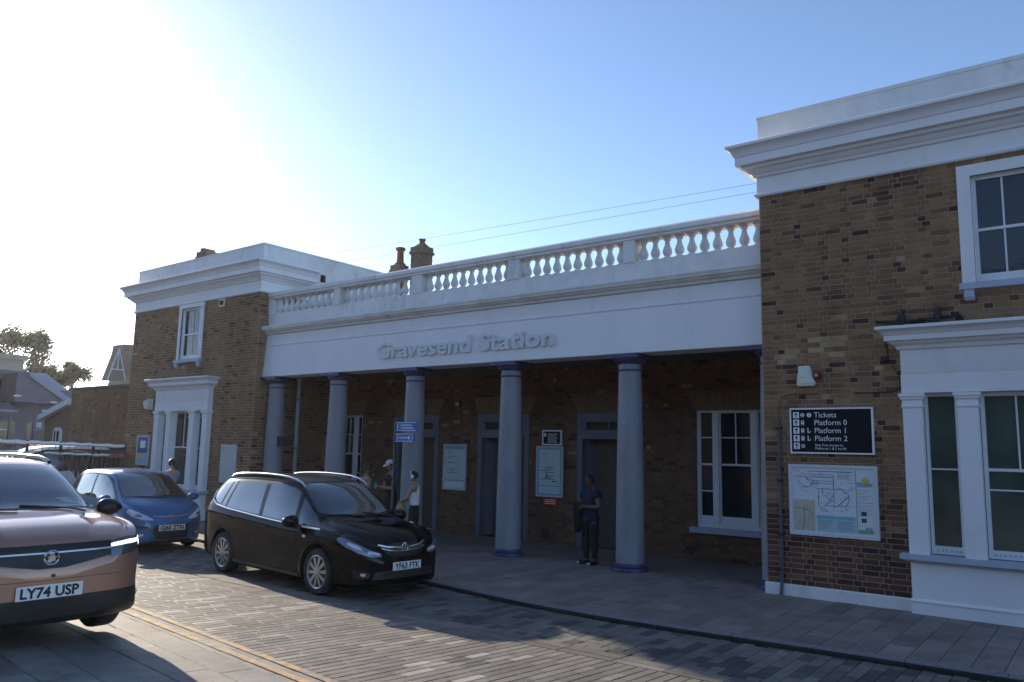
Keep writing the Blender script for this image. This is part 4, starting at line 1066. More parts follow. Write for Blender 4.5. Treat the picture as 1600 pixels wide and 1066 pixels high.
# house with half-timbered gable behind
t = thing('gabled_house', 'distant dark gabled house with small white timber truss behind the brown wall', 'building', (-68, 23, 0))
s = MB(); s.box(-68, -66.2, 21.9, 29, -0.1, 8.2); s.build('wall', mat('house_brick', (0.15, 0.11, 0.09), 0.9, var=0.2, vs=2), t)
s = MB(); s.yz([(21.7, 8.1), (29.2, 8.1), (27.5, 10.9), (22.0, 10.75)], -68.1, -66.1); s.build('roof', mat('brown_tile_roof', (0.11, 0.085, 0.075), 0.8, var=0.25, vs=3), t)
s = MB(); s.yz([(20.7, 7.4), (21.5, 10.2), (22.3, 7.4)], -67, -65.9); s.build('gable', mat('dark_gable', (0.10, 0.08, 0.075), 0.9), t)
s = MB()
for (a, c) in (((20.7, 7.4), (21.5, 10.3)), ((21.5, 10.3), (22.3, 7.4)), ((21.0, 8.4), (22.0, 8.4)), ((21.5, 8.4), (21.5, 10.0))):
    s.tube([(-65.85, *a), (-65.85, *c)], 0.06, 5)
s.build('gable_timber', SILL, t)
s = MB(); s.box(-64.2, -58, 20.3, 24.5, -0.1, 6.75); s.box(-64.4, -57.8, 20.1, 24.7, 6.75, 7.15); tag(s.build('rendered_house', mat('tan_render', (0.30, 0.25, 0.19), 0.9, var=0.1, vs=1)), 'small tan rendered building with cornice below the distant gabled house', 'building')
# street lamp with parking sign
LX, LY, LAMPZ = -33.5, 2.5, 3.65
t = thing('street_lamp', 'grey lamp column with three arms in far left distance', 'street lamp', (LX, LY, 0))
s = MB(); s.tube([(LX, LY, -0.1), (LX, LY, LAMPZ)], [0.06, 0.04], 8); s.build('post', MET, t)
for (dx, dy, dz) in ((0, -0.75, 0.3), (0, 0.75, 0.1), (0.3, 0.3, -0.3)):
    s = MB(); s.tube([(LX, LY, LAMPZ), (LX+dx, LY+dy, LAMPZ+dz)], 0.025, 6); s.build('arm', MET, t)
    s = MB(); s.ball((LX+dx, LY+dy, LAMPZ+dz), 0.08, 0.16, 0.045); s.build('lantern', CREAM, t, smooth=60)
t = thing('parking_sign', 'small dark parking sign plate on the lamp column at far left', 'sign', (LX+0.1, LY, 2))
s = MB(); s.box(LX+0.06, LX+0.10, LY+0.02, LY+0.42, 2.55, 2.95); s.box(LX+0.06, LX+0.09, LY+0.02, LY+0.40, 2.1, 2.5); s.build('plate', MET, t)
s = MB(); text_to(s, '10', 0.3, lambda a, b, c: (LX+0.105, LY+0.06+a*0.8, 2.63+b), 0, bold=0.01); s.build('lettering', SIGNW, t, fix=False)

# added unseen terrace behind the viewpoint, gives glass and car paint something to reflect
t = thing('reflection_terrace', 'plain brick terrace added unseen behind the viewpoint, there only to be reflected', 'building', (-12, -33, 0))
s = MB(); s.box(-70, 45, -44, -33, -0.2, 9.5); s.build('wall', mat('terrace_brick', (0.07, 0.06, 0.055), 0.9, var=0.25, vs=1.5), t)
s = MB(); s.yz([(-44.4, 9.5), (-32.6, 9.5), (-38.5, 12.5)], -70.3, 45.3); s.build('roof', mat('terrace_slate', (0.09, 0.09, 0.1), 0.7, var=0.2, vs=2), t)
wm = MB(); wm.box(-0.55, 0.55, -0.03, 0.02, 0, 1.6); wmm = wm.mesh('window', GLASS)
for k in range(38):
    for z in (1.0, 4.0, 7.0): inst('window', wmm, t, (-68+3.0*k, -33, z))
# trees beyond
LEAF = []
def leafmat(name, col):
    m = bpy.data.materials.new(name); m.use_nodes = True; tt = m.node_tree; b = tt.nodes['Principled BSDF']
    at = nd(tt, 'ShaderNodeAttribute', attribute_name='tint')
    rp = ramp(tt, [(0, tuple(c*0.55 for c in col)), (0.5, col), (1, tuple(min(1, c*1.6) for c in col))]); tt.links.new(at.outputs['Fac'], rp.inputs[0]); tt.links.new(rp.outputs[0], b.inputs['Base Color'])
    b.inputs['Roughness'].default_value = 0.6
    tr = nd(tt, 'ShaderNodeBsdfTranslucent'); tt.links.new(rp.outputs[0], tr.inputs['Color'])
    mx = nd(tt, 'ShaderNodeMixShader'); mx.inputs[0].default_value = 0.35
    out = tt.nodes['Material Output']; tt.links.new(b.outputs[0], mx.inputs[1]); tt.links.new(tr.outputs[0], mx.inputs[2]); tt.links.new(mx.outputs[0], out.inputs['Surface'])
    return m
LM = leafmat('tree_leaves', (0.06, 0.08, 0.03)); BARK = mat('bark', (0.09, 0.07, 0.05), 0.95, var=0.3, vs=8)
def tree(x, y, h, cr_, label, seed, dens=1.0, crown_base=0.3):
    rr = random.Random(seed); t = thing('tree', label, 'tree', (x, y, 0))
    s = MB(); s.tube([(x, y, -0.3), (x+0.1, y, h*0.25), (x-0.1, y+0.2, h*0.5), (x, y, h*0.8)], [0.35, 0.28, 0.18, 0.05], 8)
    clumps = []
    for k in range(26):
        a = rr.uniform(0, 2*pi); q_ = rr.uniform(crown_base, 1.0); R_ = cr_*sqrt(max(0.05, 1-((q_-0.58)/0.46)**2))*rr.uniform(0.45, 1.0)
        c = Vector((x+cos(a)*R_, y+sin(a)*R_, h*q_*0.95)); clumps.append((c, rr.uniform(0.22, 0.42)*cr_))
        s.tube([(x, y, h*max(0.2, q_-0.3)), ((x+c.x)/2, (y+c.y)/2, (h*max(0.2, q_-0.2)+c.z)/2), c], [0.09, 0.05, 0.02], 5)
    s.build('trunk', BARK, t)
    b = MB()
    for c, R_ in clumps:
        tone = rr.gauss(0.45, 0.16)
        for k in range(int(150*dens)):
            d = Vector((rr.gauss(0, 1), rr.gauss(0, 1), rr.gauss(0, 0.8))).normalized()*R_*rr.uniform(0.3, 1.08)
            p = c+d; n = Vector((rr.gauss(0, 1), rr.gauss(0, 1), rr.gauss(0, 1))).normalized(); e = n.orthogonal().normalized(); g_ = n.cross(e); sz = rr.uniform(0.10, 0.22)
            b.add([p-e*sz, p+g_*sz*0.6, p+e*sz, p-g_*sz*0.6], [(0, 1, 2, 3)], 0, cl(tone+rr.gauss(0, 0.12)))
    o = b.build('crown', LM, t, attr=True, fix=False)
tree(-83, 19.6, 13.7, 3.5, 'large dark leafy tree rising behind the footbridge building at far left', 1, 3.2)
tree(-83, 25.1, 10.4, 2.4, 'smaller sparse tree right of the large one behind the buildings', 2, 2.4)
tree(-87, 16.9, 12.2, 3.2, 'half hidden leafy tree at the very left edge behind pale block', 3, 1.2)
# distant terrace and hedge line so the street does not end in nothing
s = MB(); s.box(-62, -60, -40, -10, 0, 6); s.yz([(-40, 6.0), (-10, 6.0), (-10, 6.3), (-40, 6.3)], -66, -60); tag(s.build('far_building', mat('far_brick', (0.17, 0.13, 0.1), 0.9, var=0.2, vs=1)), 'long brick building closing the street at far left', 'building')

# barrier with bright rails in front of the wall, far left
t = thing('barrier_fence', 'low dark slatted barrier with two sunlit metal rails left of the blue car', 'fence', (-20.4, -1.6, 0))
RAILM = mat('polished_rail', (0.75, 0.74, 0.72), 0.3, metal=0.6)
DR = mat('dark_maroon_slat', (0.055, 0.028, 0.028), 0.6, var=0.3, vs=6)
A_, B_ = Vector((-20.95, -3.4, 0)), Vector((-19.75, -0.22, 0))
dv = (B_-A_); L_ = dv.length; dv.normalize()
for k, z in enumerate((2.03, 1.74)):
    s = MB(); pts = [A_+dv*(L_*i/24)+Vector((0, 0, z+0.012*sin(i*1.9+k)-0.10*i/24)) for i in range(25)]; s.tube(pts, 0.055 if k == 0 else 0.04, 10); s.build('rail', RAILM if k == 0 else ALU, t, smooth=60)
nS = 26
sm = MB(); sm.bbox(-0.05, 0.05, -0.012, 0.012, 0.1, 1.66, 0.005); smm = sm.mesh('slat', DR)
for i in range(nS):
    p = A_+dv*(L_*(i+0.5)/nS); inst('slat', smm, t, (p.x, p.y, 0), rot=(0, 0, atan2(dv.y, dv.x)))
for i in range(5):
    p = A_+dv*(L_*i/4); s = MB(); s.tube([(p.x, p.y, -0.06), (p.x, p.y, 2.08-0.07*i/4)], 0.04, 8); s.build('post', DARKB, t)
for i in range(40):
    if i % 2: continue
    p = A_+dv*(L_*(i+0.5)/40); s = MB(); s.tube([(p.x, p.y, 1.72), (p.x, p.y, 2.0)], 0.008, 4); s.build('bar', DARKB, t)
t = thing('barrier_sign', 'navy and red board on the right hand end of the slatted barrier', 'sign', (-19.66, -0.5, 1.5))
s = MB(); s.box(-19.68, -19.65, -0.70, -0.26, 1.70, 1.87); s.build('panel', mat('navy_board', (0.03, 0.035, 0.07), 0.5), t); s = MB(); s.yz([(-0.70, 1.58), (-0.26, 1.6), (-0.30, 1.66), (-0.45, 1.69), (-0.70, 1.67)], -19.68, -19.64); s.build('stripe', mat('red_board', (0.36, 0.05, 0.04), 0.5), t); s = MB(); s.tube([(-19.70, -0.5, -0.06), (-19.70, -0.5, 1.72)], 0.03, 8); s.build('post', DARKB, t)

# ------------------------------------------------------------------ cars
def tab(t, x):
    if x <= t[0][0]: return t[0][1]
    if x >= t[-1][0]: return t[-1][1]
    for i in range(len(t)-1):
        if t[i][0] <= x <= t[i+1][0]:
            x0, y0 = t[i]; x1, y1 = t[i+1]; h = x1-x0; d = (y1-y0)/h
            def sl_(j):
                if j <= 0 or j >= len(t)-1: return None
                a = (t[j][1]-t[j-1][1])/(t[j][0]-t[j-1][0]); b = (t[j+1][1]-t[j][1])/(t[j+1][0]-t[j][0])
                if a*b <= 0: return 0.0
                return 2*a*b/(a+b)
            m0 = sl_(i); m1 = sl_(i+1)
            if m0 is None: m0 = d
            if m1 is None: m1 = d
            q_ = (x-x0)/h
            return (2*q_**3-3*q_**2+1)*y0+(q_**3-2*q_**2+q_)*h*m0+(-2*q_**3+3*q_**2)*y1+(q_**3-q_**2)*h*m1

def car_section(sp, x):
    w = tab(sp['w'], x); zb = tab(sp['zb'], x); zt = tab(sp['zt'], x); zs = min(tab(sp['zs'], x), zt-0.03)
    wr_ = min(tab(sp['wr'], x), w*0.97); cw = tab(sp['crown'], x); zr = max(zs+0.012, zt-cw)
    h = zs-zb
    lowb = sp.get('lower', 0.965); cz = sp.get('crease', 0.70)
    P = [(0, zb), (0.5*w, zb), (0.84*w, zb+0.01), (lowb*w, zb+0.05), (lowb*w+0.012, zb+0.22*h), (0.988*w, zb+0.45*h), (w, zb+cz*h), (0.991*w, zb+(cz+0.06)*h), (0.970*w, zb+(cz+1.06)/2*h), (0.948*w, zs)]
    ws = 0.948*w
    for q_, bl in ((0.35, 0.018), (0.7, 0.022), (0.92, 0.012)):
        P.append((ws+(wr_-ws)*q_+bl*min(1, (zr-zs)/0.3), zs+(zr-zs)*q_))
    if sp.get('step') and x > sp['step']:
        P += [(wr_-0.03, zr+0.25*(zt-zr)), (wr_*0.66, zr+0.50*(zt-zr)), (wr_*0.54, zr+0.92*(zt-zr)), (wr_*0.30, zt-0.002), (0, zt)]
    else: P += [(wr_-0.03, zr+0.25*(zt-zr)), (wr_*0.82, zr+0.62*(zt-zr)), (wr_*0.60, zr+0.85*(zt-zr)), (wr_*0.30, zr+0.97*(zt-zr)), (0, zt)]
    return P

def car_stations(sp):
    x0, x1 = sp['x0'], sp['x1']; out = []
    n = 96
    for i in range(n+1):
        q_ = i/n; e = 0.5-0.5*cos(pi*q_); q2 = 0.45*q_+0.55*e
        out.append(x0+(x1-x0)*q2)
    return out

def car_body(sp):
    rings = []; N = 4
    for x in car_stations(sp):
        P = cr(car_section(sp, x), N); half = [(max(0, p[0]), p[1]) for p in P]
        ring = [(x, -p[0], p[1]) for p in half]+[(x, p[0], p[1]) for p in half[-2:0:-1]]
        rings.append(ring)
    k = len(rings[0]); b = MB(); vs = [p for rg in rings for p in rg]
    fs = [(i*k+j, i*k+(j+1) % k, (i+1)*k+(j+1) % k, (i+1)*k+j) for i in range(len(rings)-1) for j in range(k)]
    b.add(vs, fs)
    for end, sgn in ((0, -1), (-1, 1)):
        rg = rings[end]; c = Vector((rg[0][0], 0, sum(p[2] for p in rg)/k)); prev = rg; cur_vs = [Vector(p) for p in rg]
        last = cur_vs
        for st, bulge in ((0.75, 0.012), (0.45, 0.02), (0.15, 0.024)):
            nw = [Vector((c.x+sgn*bulge, c.y+(p.y-c.y)*st, c.z+(p.z-c.z)*st)) for p in cur_vs]
            b.add(last+nw, [(j, (j+1) % k, k+(j+1) % k, k+j) for j in range(k)]); last = nw
        b.add(last, [tuple(range(k))])
    return b

SIDE_R = lambda a, c: (Vector((a, -3, c)), Vector((0, 1, 0)))
SIDE_L = lambda a, c: (Vector((a, 3, c)), Vector((0, -1, 0)))
FRONTV = lambda a, c: (Vector((4, a, c)), Vector((-1, 0, 0)))
REARV = lambda a, c: (Vector((-8, a, c)), Vector((1, 0, 0)))
TOPV = lambda a, c: (Vector((a, c, 4)), Vector((0, 0, -1)))
def DIAG(ang, sgn=-1):
    ca, sa = cos(ang), sin(ang)
    return lambda a, c: (Vector((ca*6+sgn*-sa*a*1.0, sgn*sa*6+ca*a*1.0, c)), Vector((-ca, -sgn*sa, 0)))

def inpoly(p, poly):
    c = False; n = len(poly)
    for i in range(n):
        a, b = poly[i], poly[i-1]
        if (a[1] > p[1]) != (b[1] > p[1]) and p[0] < (b[0]-a[0])*(p[1]-a[1])/(b[1]-a[1])+a[0]: c = not c
    return c

def rounded(poly, rad=0.03, n=3):
    out = []; m = len(poly)
    for i in range(m):
        p = Vector(poly[i]); a = Vector(poly[i-1])-p; b = Vector(poly[(i+1) % m])-p
        ra = min(rad, a.length*0.45, b.length*0.45); p0 = p+a.normalized()*ra; p1 = p+b.normalized()*ra
        for k in range(n+1):
            q_ = k/n; out.append(tuple(p0*(1-q_)**2+p*2*q_*(1-q_)+p1*q_*q_))
    return out

def patch(bvh, poly, view, off_=0.004, step=0.05, thick=0.0):
    """skin patch following the body: polygon in view coordinates, projected on the body and lifted by off_"""
    bd = []
    for i in range(len(poly)):
        a = Vector(poly[i]); c = Vector(poly[(i+1) % len(poly)]); n = max(1, int((c-a).length/step))
        bd += [a.lerp(c, k/n) for k in range(n)]
    xs_ = [p[0] for p in poly]; ys_ = [p[1] for p in poly]; pts = list(bd)
    x = min(xs_)+step/2
    while x < max(xs_):
        y = min(ys_)+step/2
        while y < max(ys_):
            if inpoly((x, y), poly) and min((Vector((x, y))-q_).length for q_ in bd) > step*0.45: pts.append(Vector((x, y)))
            y += step
        x += step
    nb = len(bd)
    res = delaunay_2d_cdt(pts, [], [list(range(nb))], 1, 1e-5)
    V, F = res[0], res[2]
    out = []; ok = []
    for p in V:
        o, d = view(p[0], p[1]); h = bvh.ray_cast(o, d)
        if h[0] is None: out.append(Vector((0, 0, 0))); ok.append(False)
        else:
            n = h[1]
            if n.dot(d) > 0: n = -n
            out.append(h[0]+n*off_); ok.append(True)
    fs = [tuple(q_) for q_ in F if all(ok[i] for i in q_)]
    return out, fs

def ribbon(bvh, line, view, w, off_=0.004, step=0.04):
    pts = []
    for a, c in zip(line, line[1:]):
        a, c = Vector(a), Vector(c); n = max(1, int((c-a).length/step)); pts += [a.lerp(c, k/n) for k in range(n)]
    pts.append(Vector(line[-1])); H = []
    for p in pts:
        o, d = view(p[0], p[1]); h = bvh.ray_cast(o, d)
        if h[0] is not None:
            n = h[1] if h[1].dot(d) < 0 else -h[1]
            H.append((h[0]+n*off_, n))
    return H

def wheel(parent, c, R, wdt, side, nsp=10, rimr=0.76):
    """wheel at c, outer face towards side (+1 left / -1 right)"""
    y0 = c[1]; s = MB(); r0 = R*rimr
    pf = [(r0, -wdt/2), (R*0.92, -wdt/2), (R*0.985, -wdt/2+0.02), (R, -wdt/2+0.05), (R, wdt/2-0.05), (R*0.985, wdt/2-0.02), (R*0.93, wdt/2-0.002), (R*0.86, wdt/2+0.004), (r0, wdt/2-0.008)]
    s.lathe([(a, y0+side*b) for a, b in pf], (c[0], 0, c[2]), 36, ax='y')
    wo_ = s.build('wheel', RUBBER, parent, smooth=45, local=True)
    s = MB(); fy = wdt/2-0.012
    s.lathe([(a, y0+side*b) for a, b in [(r0+0.002, fy), (r0-0.012, fy+0.006), (r0-0.03, fy-0.01), (r0-0.035, fy-0.09), (r0-0.035, -wdt/2)]], (c[0], 0, c[2]), 36, ax='y')
    for k in range(nsp):
        a = 2*pi*k/nsp+0.1
        for dw_ in (0,):
            e = Vector((cos(a), 0, sin(a))); t_ = Vector((-sin(a), 0, cos(a)))
            C0 = Vector((c[0], y0, c[2])); i0 = C0+e*0.045+Vector((0, side*(fy-0.005), 0)); i1 = C0+e*(r0-0.025)+Vector((0, side*(fy-0.012), 0)); w0, w1 = 0.017, 0.03
            bk = Vector((0, -side*0.035, 0))
            vs = [i0-t_*w0, i0+t_*w0, i1+t_*w1, i1-t_*w1]
            md = Vector((0, side*0.008, 0))
            s.add(vs+[v+bk for v in vs], [(0, 1, 2, 3), (7, 6, 5, 4), (0, 4, 5, 1), (1, 5, 6, 2), (2, 6, 7, 3), (3, 7, 4, 0)])
    s.lathe([(a, y0+side*b) for a, b in [(0.0, fy+0.004), (0.03, fy+0.003), (0.062, fy-0.004), (0.07, fy-0.03)]], (c[0], 0, c[2]), 20, ax='y')
    s.build('rim', ALLOY, wo_, smooth=35, local=True)
    s = MB(); s.lathe([(0.0, y0-side*0.02), (r0-0.04, y0-side*0.02)], (c[0], 0, c[2]), 24, ax='y'); s.build('brake_disc', DARKB, wo_, local=True)
    return wo_

class Car:
    def __init__(s, name, label, loc, rz, sp, paint, scale=1.0, group=None):
        s.t = thing(name, label, 'car', loc, rz, group); s.t.scale = (scale,)*3; s.sp = sp; s.paint = paint
        b = car_body(sp)
        s.bvh = BVHTree.FromPolygons([Vector(p) for p in b.v], b.f)
        o = b.build('body', [paint, BLKPL], None, local=True)
        R = sp['R']; cuts = []
        for ax in (0.0, -sp['wb']):
            for sd in (1, -1):
                c = MB(); c.lathe([(0, sd*0.52), (R+0.055, sd*0.52), (R+0.055, sd*1.3), (0, sd*1.3)], (ax, 0, R+0.015), 40, ax='y'); co = c.build('cutter', BLKPL, None, local=True); cuts.append(co)
                m = o.modifiers.new('b', 'BOOLEAN'); m.operation = 'DIFFERENCE'; m.object = co; m.solver = 'EXACT'
        dg = bpy.context.evaluated_depsgraph_get(); dg.update()
        me = bpy.data.meshes.new_from_object(o.evaluated_get(dg)); o.modifiers.clear(); old = o.data; o.data = me; me.name = 'body'
        for c in cuts: bpy.data.objects.remove(c, do_unlink=True)
        me.materials.clear(); me.materials.append(paint); me.materials.append(BLKPL)
        for p in me.polygons:
            c = p.center; well = any(((c.x-ax)**2+(c.z-R-0.015)**2) < (R+0.06)**2 and abs(c.y) < sp['w'][len(sp['w'])//2][1]-0.012 and abs(c.y) > 0.4 for ax in (0, -sp['wb']))
            p.material_index = 1 if (well or c.z < tab(sp['zb'], c.x)+0.02 ) else 0
            p.use_smooth = True
        me.set_sharp_from_angle(angle=radians(38))
        o.parent = s.t; s.body = o
        tw = sp['tw']
        for ax in (0.0, -sp['wb']):
            for sd in (1, -1): wheel(s.t, (ax, sd*(sp['track']), R), R, tw, sd, sp.get('spokes', 10), sp.get('rimr', 0.74))
    def skin(s, name, poly, view, m, off_=0.004, step=0.05, parent=None, smooth=60, rad=0.03):
        v, f_ = patch(s.bvh, rounded(poly, rad) if rad else poly, view, off_, step)
        b = MB(); b.add(v, f_); return b.build(name, m, parent or s.t, smooth=smooth, local=True, fix=False)
    def line(s, name, line, view, w, m, off_=0.003, parent=None):
        H = ribbon(s.bvh, line, view, w, off_); b = MB()
        if len(H) < 2: return None
        vs = []
        for i, (p, n) in enumerate(H):
            t_ = (H[min(i+1, len(H)-1)][0]-H[max(i-1, 0)][0]).normalized(); e = n.cross(t_).normalized(); vs += [p-e*w/2, p+e*w/2]
        b.add(vs, [(2*i, 2*i+1, 2*i+3, 2*i+2) for i in range(len(H)-1)]); return b.build(name, m, parent or s.t, local=True, fix=False)
    def rod(s, name, line, view, rad, m, off_=0.0, parent=None):
        H = ribbon(s.bvh, line, view, 0, off_)
        b = MB(); b.tube([p for p, n in H], rad, 7); return b.build(name, m, parent or s.t, smooth=60, local=True)
    def sides(s, fn):
        fn(SIDE_R, -1); fn(SIDE_L, 1)
    def mirror(s, x, z, y, sc=1.0, cap=None, cover=None):
        for sd in (-1, 1):
            b = MB()
            def shp(p): return Vector((p.x*(0.75 if p.x < 0 else 1.0), p.y, p.z*(1-0.18*(sd*p.y))))
            b.ball((x, sd*(y+0.02), z+0.03), 0.085*sc, 0.125*sc, 0.085*sc, 16, 10, fn=shp)
            mo = b.build('door_mirror', cap or s.paint, s.t, smooth=60, local=True)
            b = MB(); b.tube([(x+0.02, sd*(y-0.16), z-0.05), (x+0.01, sd*(y-0.03), z-0.035)], [0.035, 0.045], 8); b.build('mirror_arm', BLKPL, mo, smooth=60, local=True)
            b = MB(); b.ball((x-0.05*sc, sd*(y+0.02), z+0.03), 0.025, 0.105*sc, 0.068*sc, 14, 8); b.build('mirror_glass', CARGL, mo, smooth=60, local=True)
    def plate(s, x, z, txt, tilt=0.0, y=0.0, plateM=None):
        o, d = FRONTV(y, z); h = s.bvh.ray_cast(o, d); x_ = max(x, h[0].x+0.006) if h[0] else x
        b = MB(); b.box(x_, x_+0.012, y-0.26, y+0.26, z-0.056, z+0.056); po = b.build('number_plate', plateM or PLATE, s.t, local=True)
        b = MB(); me = textmesh(txt, 0.115, 0, 0.0); w_ = max(v.co.x for v in me.vertices)-min(v.co.x for v in me.vertices); k = 0.45/w_; x0 = min(v.co.x for v in me.vertices); bpy.data.meshes.remove(me)
        text_to(b, txt, 0.115, lambda a, c, e: (x_+0.0135, y-0.225+(a/1-x0*k), z-0.041+c), 0, bold=0.0042, sx=k)
        b.build('plate_lettering', INK, po, local=True, fix=False)
        b = MB(); b.box(x_-0.004, x_+0.006, y-0.275, y+0.275, z-0.068, z-0.057); b.build('plate_holder', BLKPL, po, local=True)
    def wiper(s, x, y0, y1):
        pts = [Vector((x+0.02*i, y0+(y1-y0)*i/6, 0)) for i in range(7)]
        H = []
        for p in pts:
            h = s.bvh.ray_cast(Vector((p.x, p.y, 4)), Vector((0, 0, -1)))
            if h[0] is not None: H.append(h[0]+Vector((0, 0, 0.014)))
        b = MB(); b.tube(H, 0.009, 6); b.build('wiper', BLKPL, s.t, local=True)
    def arches(s, m, wdt=0.05, off_=0.006):
        R = s.sp['R']+0.055
        for view, sd in ((SIDE_R, -1), (SIDE_L, 1)):
            for ax in (0, -s.sp['wb']):
                b = MB(); vs = []; n = 26
                for i in range(n+1):
                    a = radians(-8)+radians(196)*i/n; 
                    row = []
                    for q_, lift in ((R+0.002, off_*0.3), (R+0.008, off_*1.5), (R+wdt*0.6, off_), (R+wdt, 0.001)):
                        o, d = view(ax+cos(a)*q_, s.sp['R']+0.015+sin(a)*q_); h = s.bvh.ray_cast(o, d)
                        row.append(None if h[0] is None else h[0]+(h[1] if h[1].dot(d) < 0 else -h[1])*lift)
                    vs.append(row)
                for i in range(n):
                    if all(p is not None for p in vs[i]+vs[i+1]):
                        for j in range(3): b.add([vs[i][j], vs[i+1][j], vs[i+1][j+1], vs[i][j+1]], [(0, 1, 2, 3)])
                if b.v: b.build('wheel_arch', m, s.t, smooth=60, local=True)

def carpaint(name, col, metal=0.35, rough=0.28, skirt=None):
    m = bpy.data.materials.new(name); m.use_nodes = True; t = m.node_tree; b = t.nodes['Principled BSDF']
    b.inputs['Base Color'].default_value = (*col, 1); b.inputs['Metallic'].default_value = metal; b.inputs['Roughness'].default_value = rough
    b.inputs['Coat Weight'].default_value = 1.0 if max(col) > 0.02 else 0.5; b.inputs['Coat Roughness'].default_value = 0.035; b.inputs['Specular IOR Level'].default_value = 0.15 if max(col) > 0.02 else 0.0
    n = nd(t, 'ShaderNodeTexNoise', Scale=2.2, Detail=6.0); geo = nd(t, 'ShaderNodeTexCoord'); t.links.new(geo.outputs['Object'], n.inputs['Vector'])
    mr = nd(t, 'ShaderNodeMapRange'); mr.inputs['To Min'].default_value = rough-0.06; mr.inputs['To Max'].default_value = rough+0.12; t.links.new(n.outputs[0], mr.inputs[0]); t.links.new(mr.outputs[0], b.inputs['Roughness'])
    mr2 = nd(t, 'ShaderNodeMapRange'); mr2.inputs['From Min'].default_value = 0.4; mr2.inputs['From Max'].default_value = 0.75; mr2.inputs['To Min'].default_value = 0.02; mr2.inputs['To Max'].default_value = 0.10; t.links.new(n.outputs[0], mr2.inputs[0]); t.links.new(mr2.outputs[0], b.inputs['Coat Roughness'])
    if skirt:      # unpainted plastic lower bumper and sills
        b2 = nd(t, 'ShaderNodeBsdfPrincipled'); b2.inputs['Base Color'].default_value = (0.014, 0.014, 0.015, 1); b2.inputs['Roughness'].default_value = 0.5
        sx = nd(t, 'ShaderNodeSeparateXYZ'); t.links.new(geo.outputs['Object'], sx.inputs[0])
        gt = nd(t, 'ShaderNodeMath', operation='GREATER_THAN'); t.links.new(sx.outputs['Z'], gt.inputs[0]); gt.inputs[1].default_value = skirt
        mx = nd(t, 'ShaderNodeMixShader'); t.links.new(gt.outputs[0], mx.inputs[0]); t.links.new(b2.outputs[0], mx.inputs[1]); t.links.new(b.outputs[0], mx.inputs[2])
        t.links.new(mx.outputs[0], t.nodes['Material Output'].inputs['Surface'])
    return m
BLACKP = carpaint('black_metallic_paint', (0.003, 0.0032, 0.0042), 0.0, 0.4)
BLUEP = carpaint('blue_metallic_paint', (0.028, 0.135, 0.30), 0.35, 0.3)
COPP = carpaint('copper_metallic_paint', (0.38, 0.205, 0.145), 0.5, 0.3, skirt=0.475)
SEAM = mat('shut_line', (0.004, 0.004, 0.004), 0.9)

def rrect(y0, y1, z0, z1): return [(y0, z0), (y1, z0), (y1, z1), (y0, z1)]
def badge(car, y, z, kind):
    o, d = FRONTV(y, z); h = car.bvh.ray_cast(o, d); x = h[0].x+0.012
    b = MB()
    if kind == 'oval':
        n = 24; ring = []
        for i in range(n):
            a = 2*pi*i/n; ring.append((x, y+0.062*cos(a), z+0.034*sin(a)))
        b.tube(ring+[ring[0]], 0.005, 6)
        b.tube([(x, y-0.028, z-0.02), (x, y-0.015, z+0.022)], 0.005, 5); b.tube([(x, y+0.015, z-0.022), (x, y+0.028, z+0.02)], 0.005, 5); b.tube([(x, y-0.022, z-0.002), (x, y+0.022, z+0.002)], 0.005, 5)
    else:
        b.lathe([(0.058, x), (0.066, x+0.006), (0.058, x+0.012), (0.05, x+0.006), (0.058, x)], (0, y, z), 28, ax='x')
        P = [(-0.04, -0.028), (-0.01, -0.04), (0.012, -0.022), (0.03, -0.03), (0.026, -0.005), (0.042, 0.012), (0.018, 0.012), (0.022, 0.04), (-0.002, 0.022), (-0.018, 0.042), (-0.016, 0.012), (-0.04, 0.018), (-0.022, -0.006)]
        b.yz([(y+p[0], z+p[1]) for p in P], x, x+0.008)
    return b.build('badge', CHROME, car.t, smooth=40, local=True)

# ---- black people carrier
ZS = dict(crease=0.84, x0=-3.69, x1=0.925, wb=2.76, R=0.332, tw=0.215, track=0.795, spokes=10, rimr=0.73,
  zt=[(-3.69, 0.80), (-3.665, 0.96), (-3.62, 1.14), (-3.5, 1.37), (-3.34, 1.52), (-3.1, 1.60), (-2.6, 1.645), (-2.0, 1.66), (-1.4, 1.645), (-1.05, 1.60), (-0.86, 1.55), (-0.5, 1.345), (-0.2, 1.125), (-0.08, 1.07), (0.2, 1.02), (0.45, 0.96), (0.65, 0.89), (0.80, 0.795), (0.88, 0.71), (0.925, 0.60)],
  zs=[(-3.69, 0.70), (-3.6, 0.95), (-3.4, 1.10), (-3.0, 1.085), (-2.0, 1.03), (-1.0, 0.975), (0.0, 0.935), (0.36, 0.90), (0.6, 0.815), (0.80, 0.70), (0.925, 0.55)],
  zb=[(-3.69, 0.40), (-3.55, 0.28), (-3.2, 0.20), (-2.5, 0.17), (-0.5, 0.16), (0.5, 0.15), (0.85, 0.16), (0.97, 0.22)],
  w=[(-3.69, 0.64), (-3.62, 0.78), (-3.5, 0.845), (-3.2, 0.895), (-2.5, 0.925), (-1.2, 0.93), (0.0, 0.925), (0.32, 0.90), (0.55, 0.85), (0.73, 0.77), (0.86, 0.63), (0.925, 0.45)],
  wr=[(-3.69, 0.58), (-3.5, 0.60), (-3.2, 0.625), (-2.4, 0.665), (-1.2, 0.66), (-0.9, 0.65), (-0.55, 0.685), (-0.2, 0.735), (0.05, 0.735), (0.36, 0.67), (0.65, 0.54), (0.925, 0.28)],
  crown=[(-3.69, 0.05), (-3.2, 0.06), (-2.0, 0.07), (-1.0, 0.075), (-0.85, 0.085), (-0.5, 0.10), (-0.2, 0.085), (0.0, 0.07), (0.4, 0.065), (0.7, 0.06), (0.925, 0.03)])
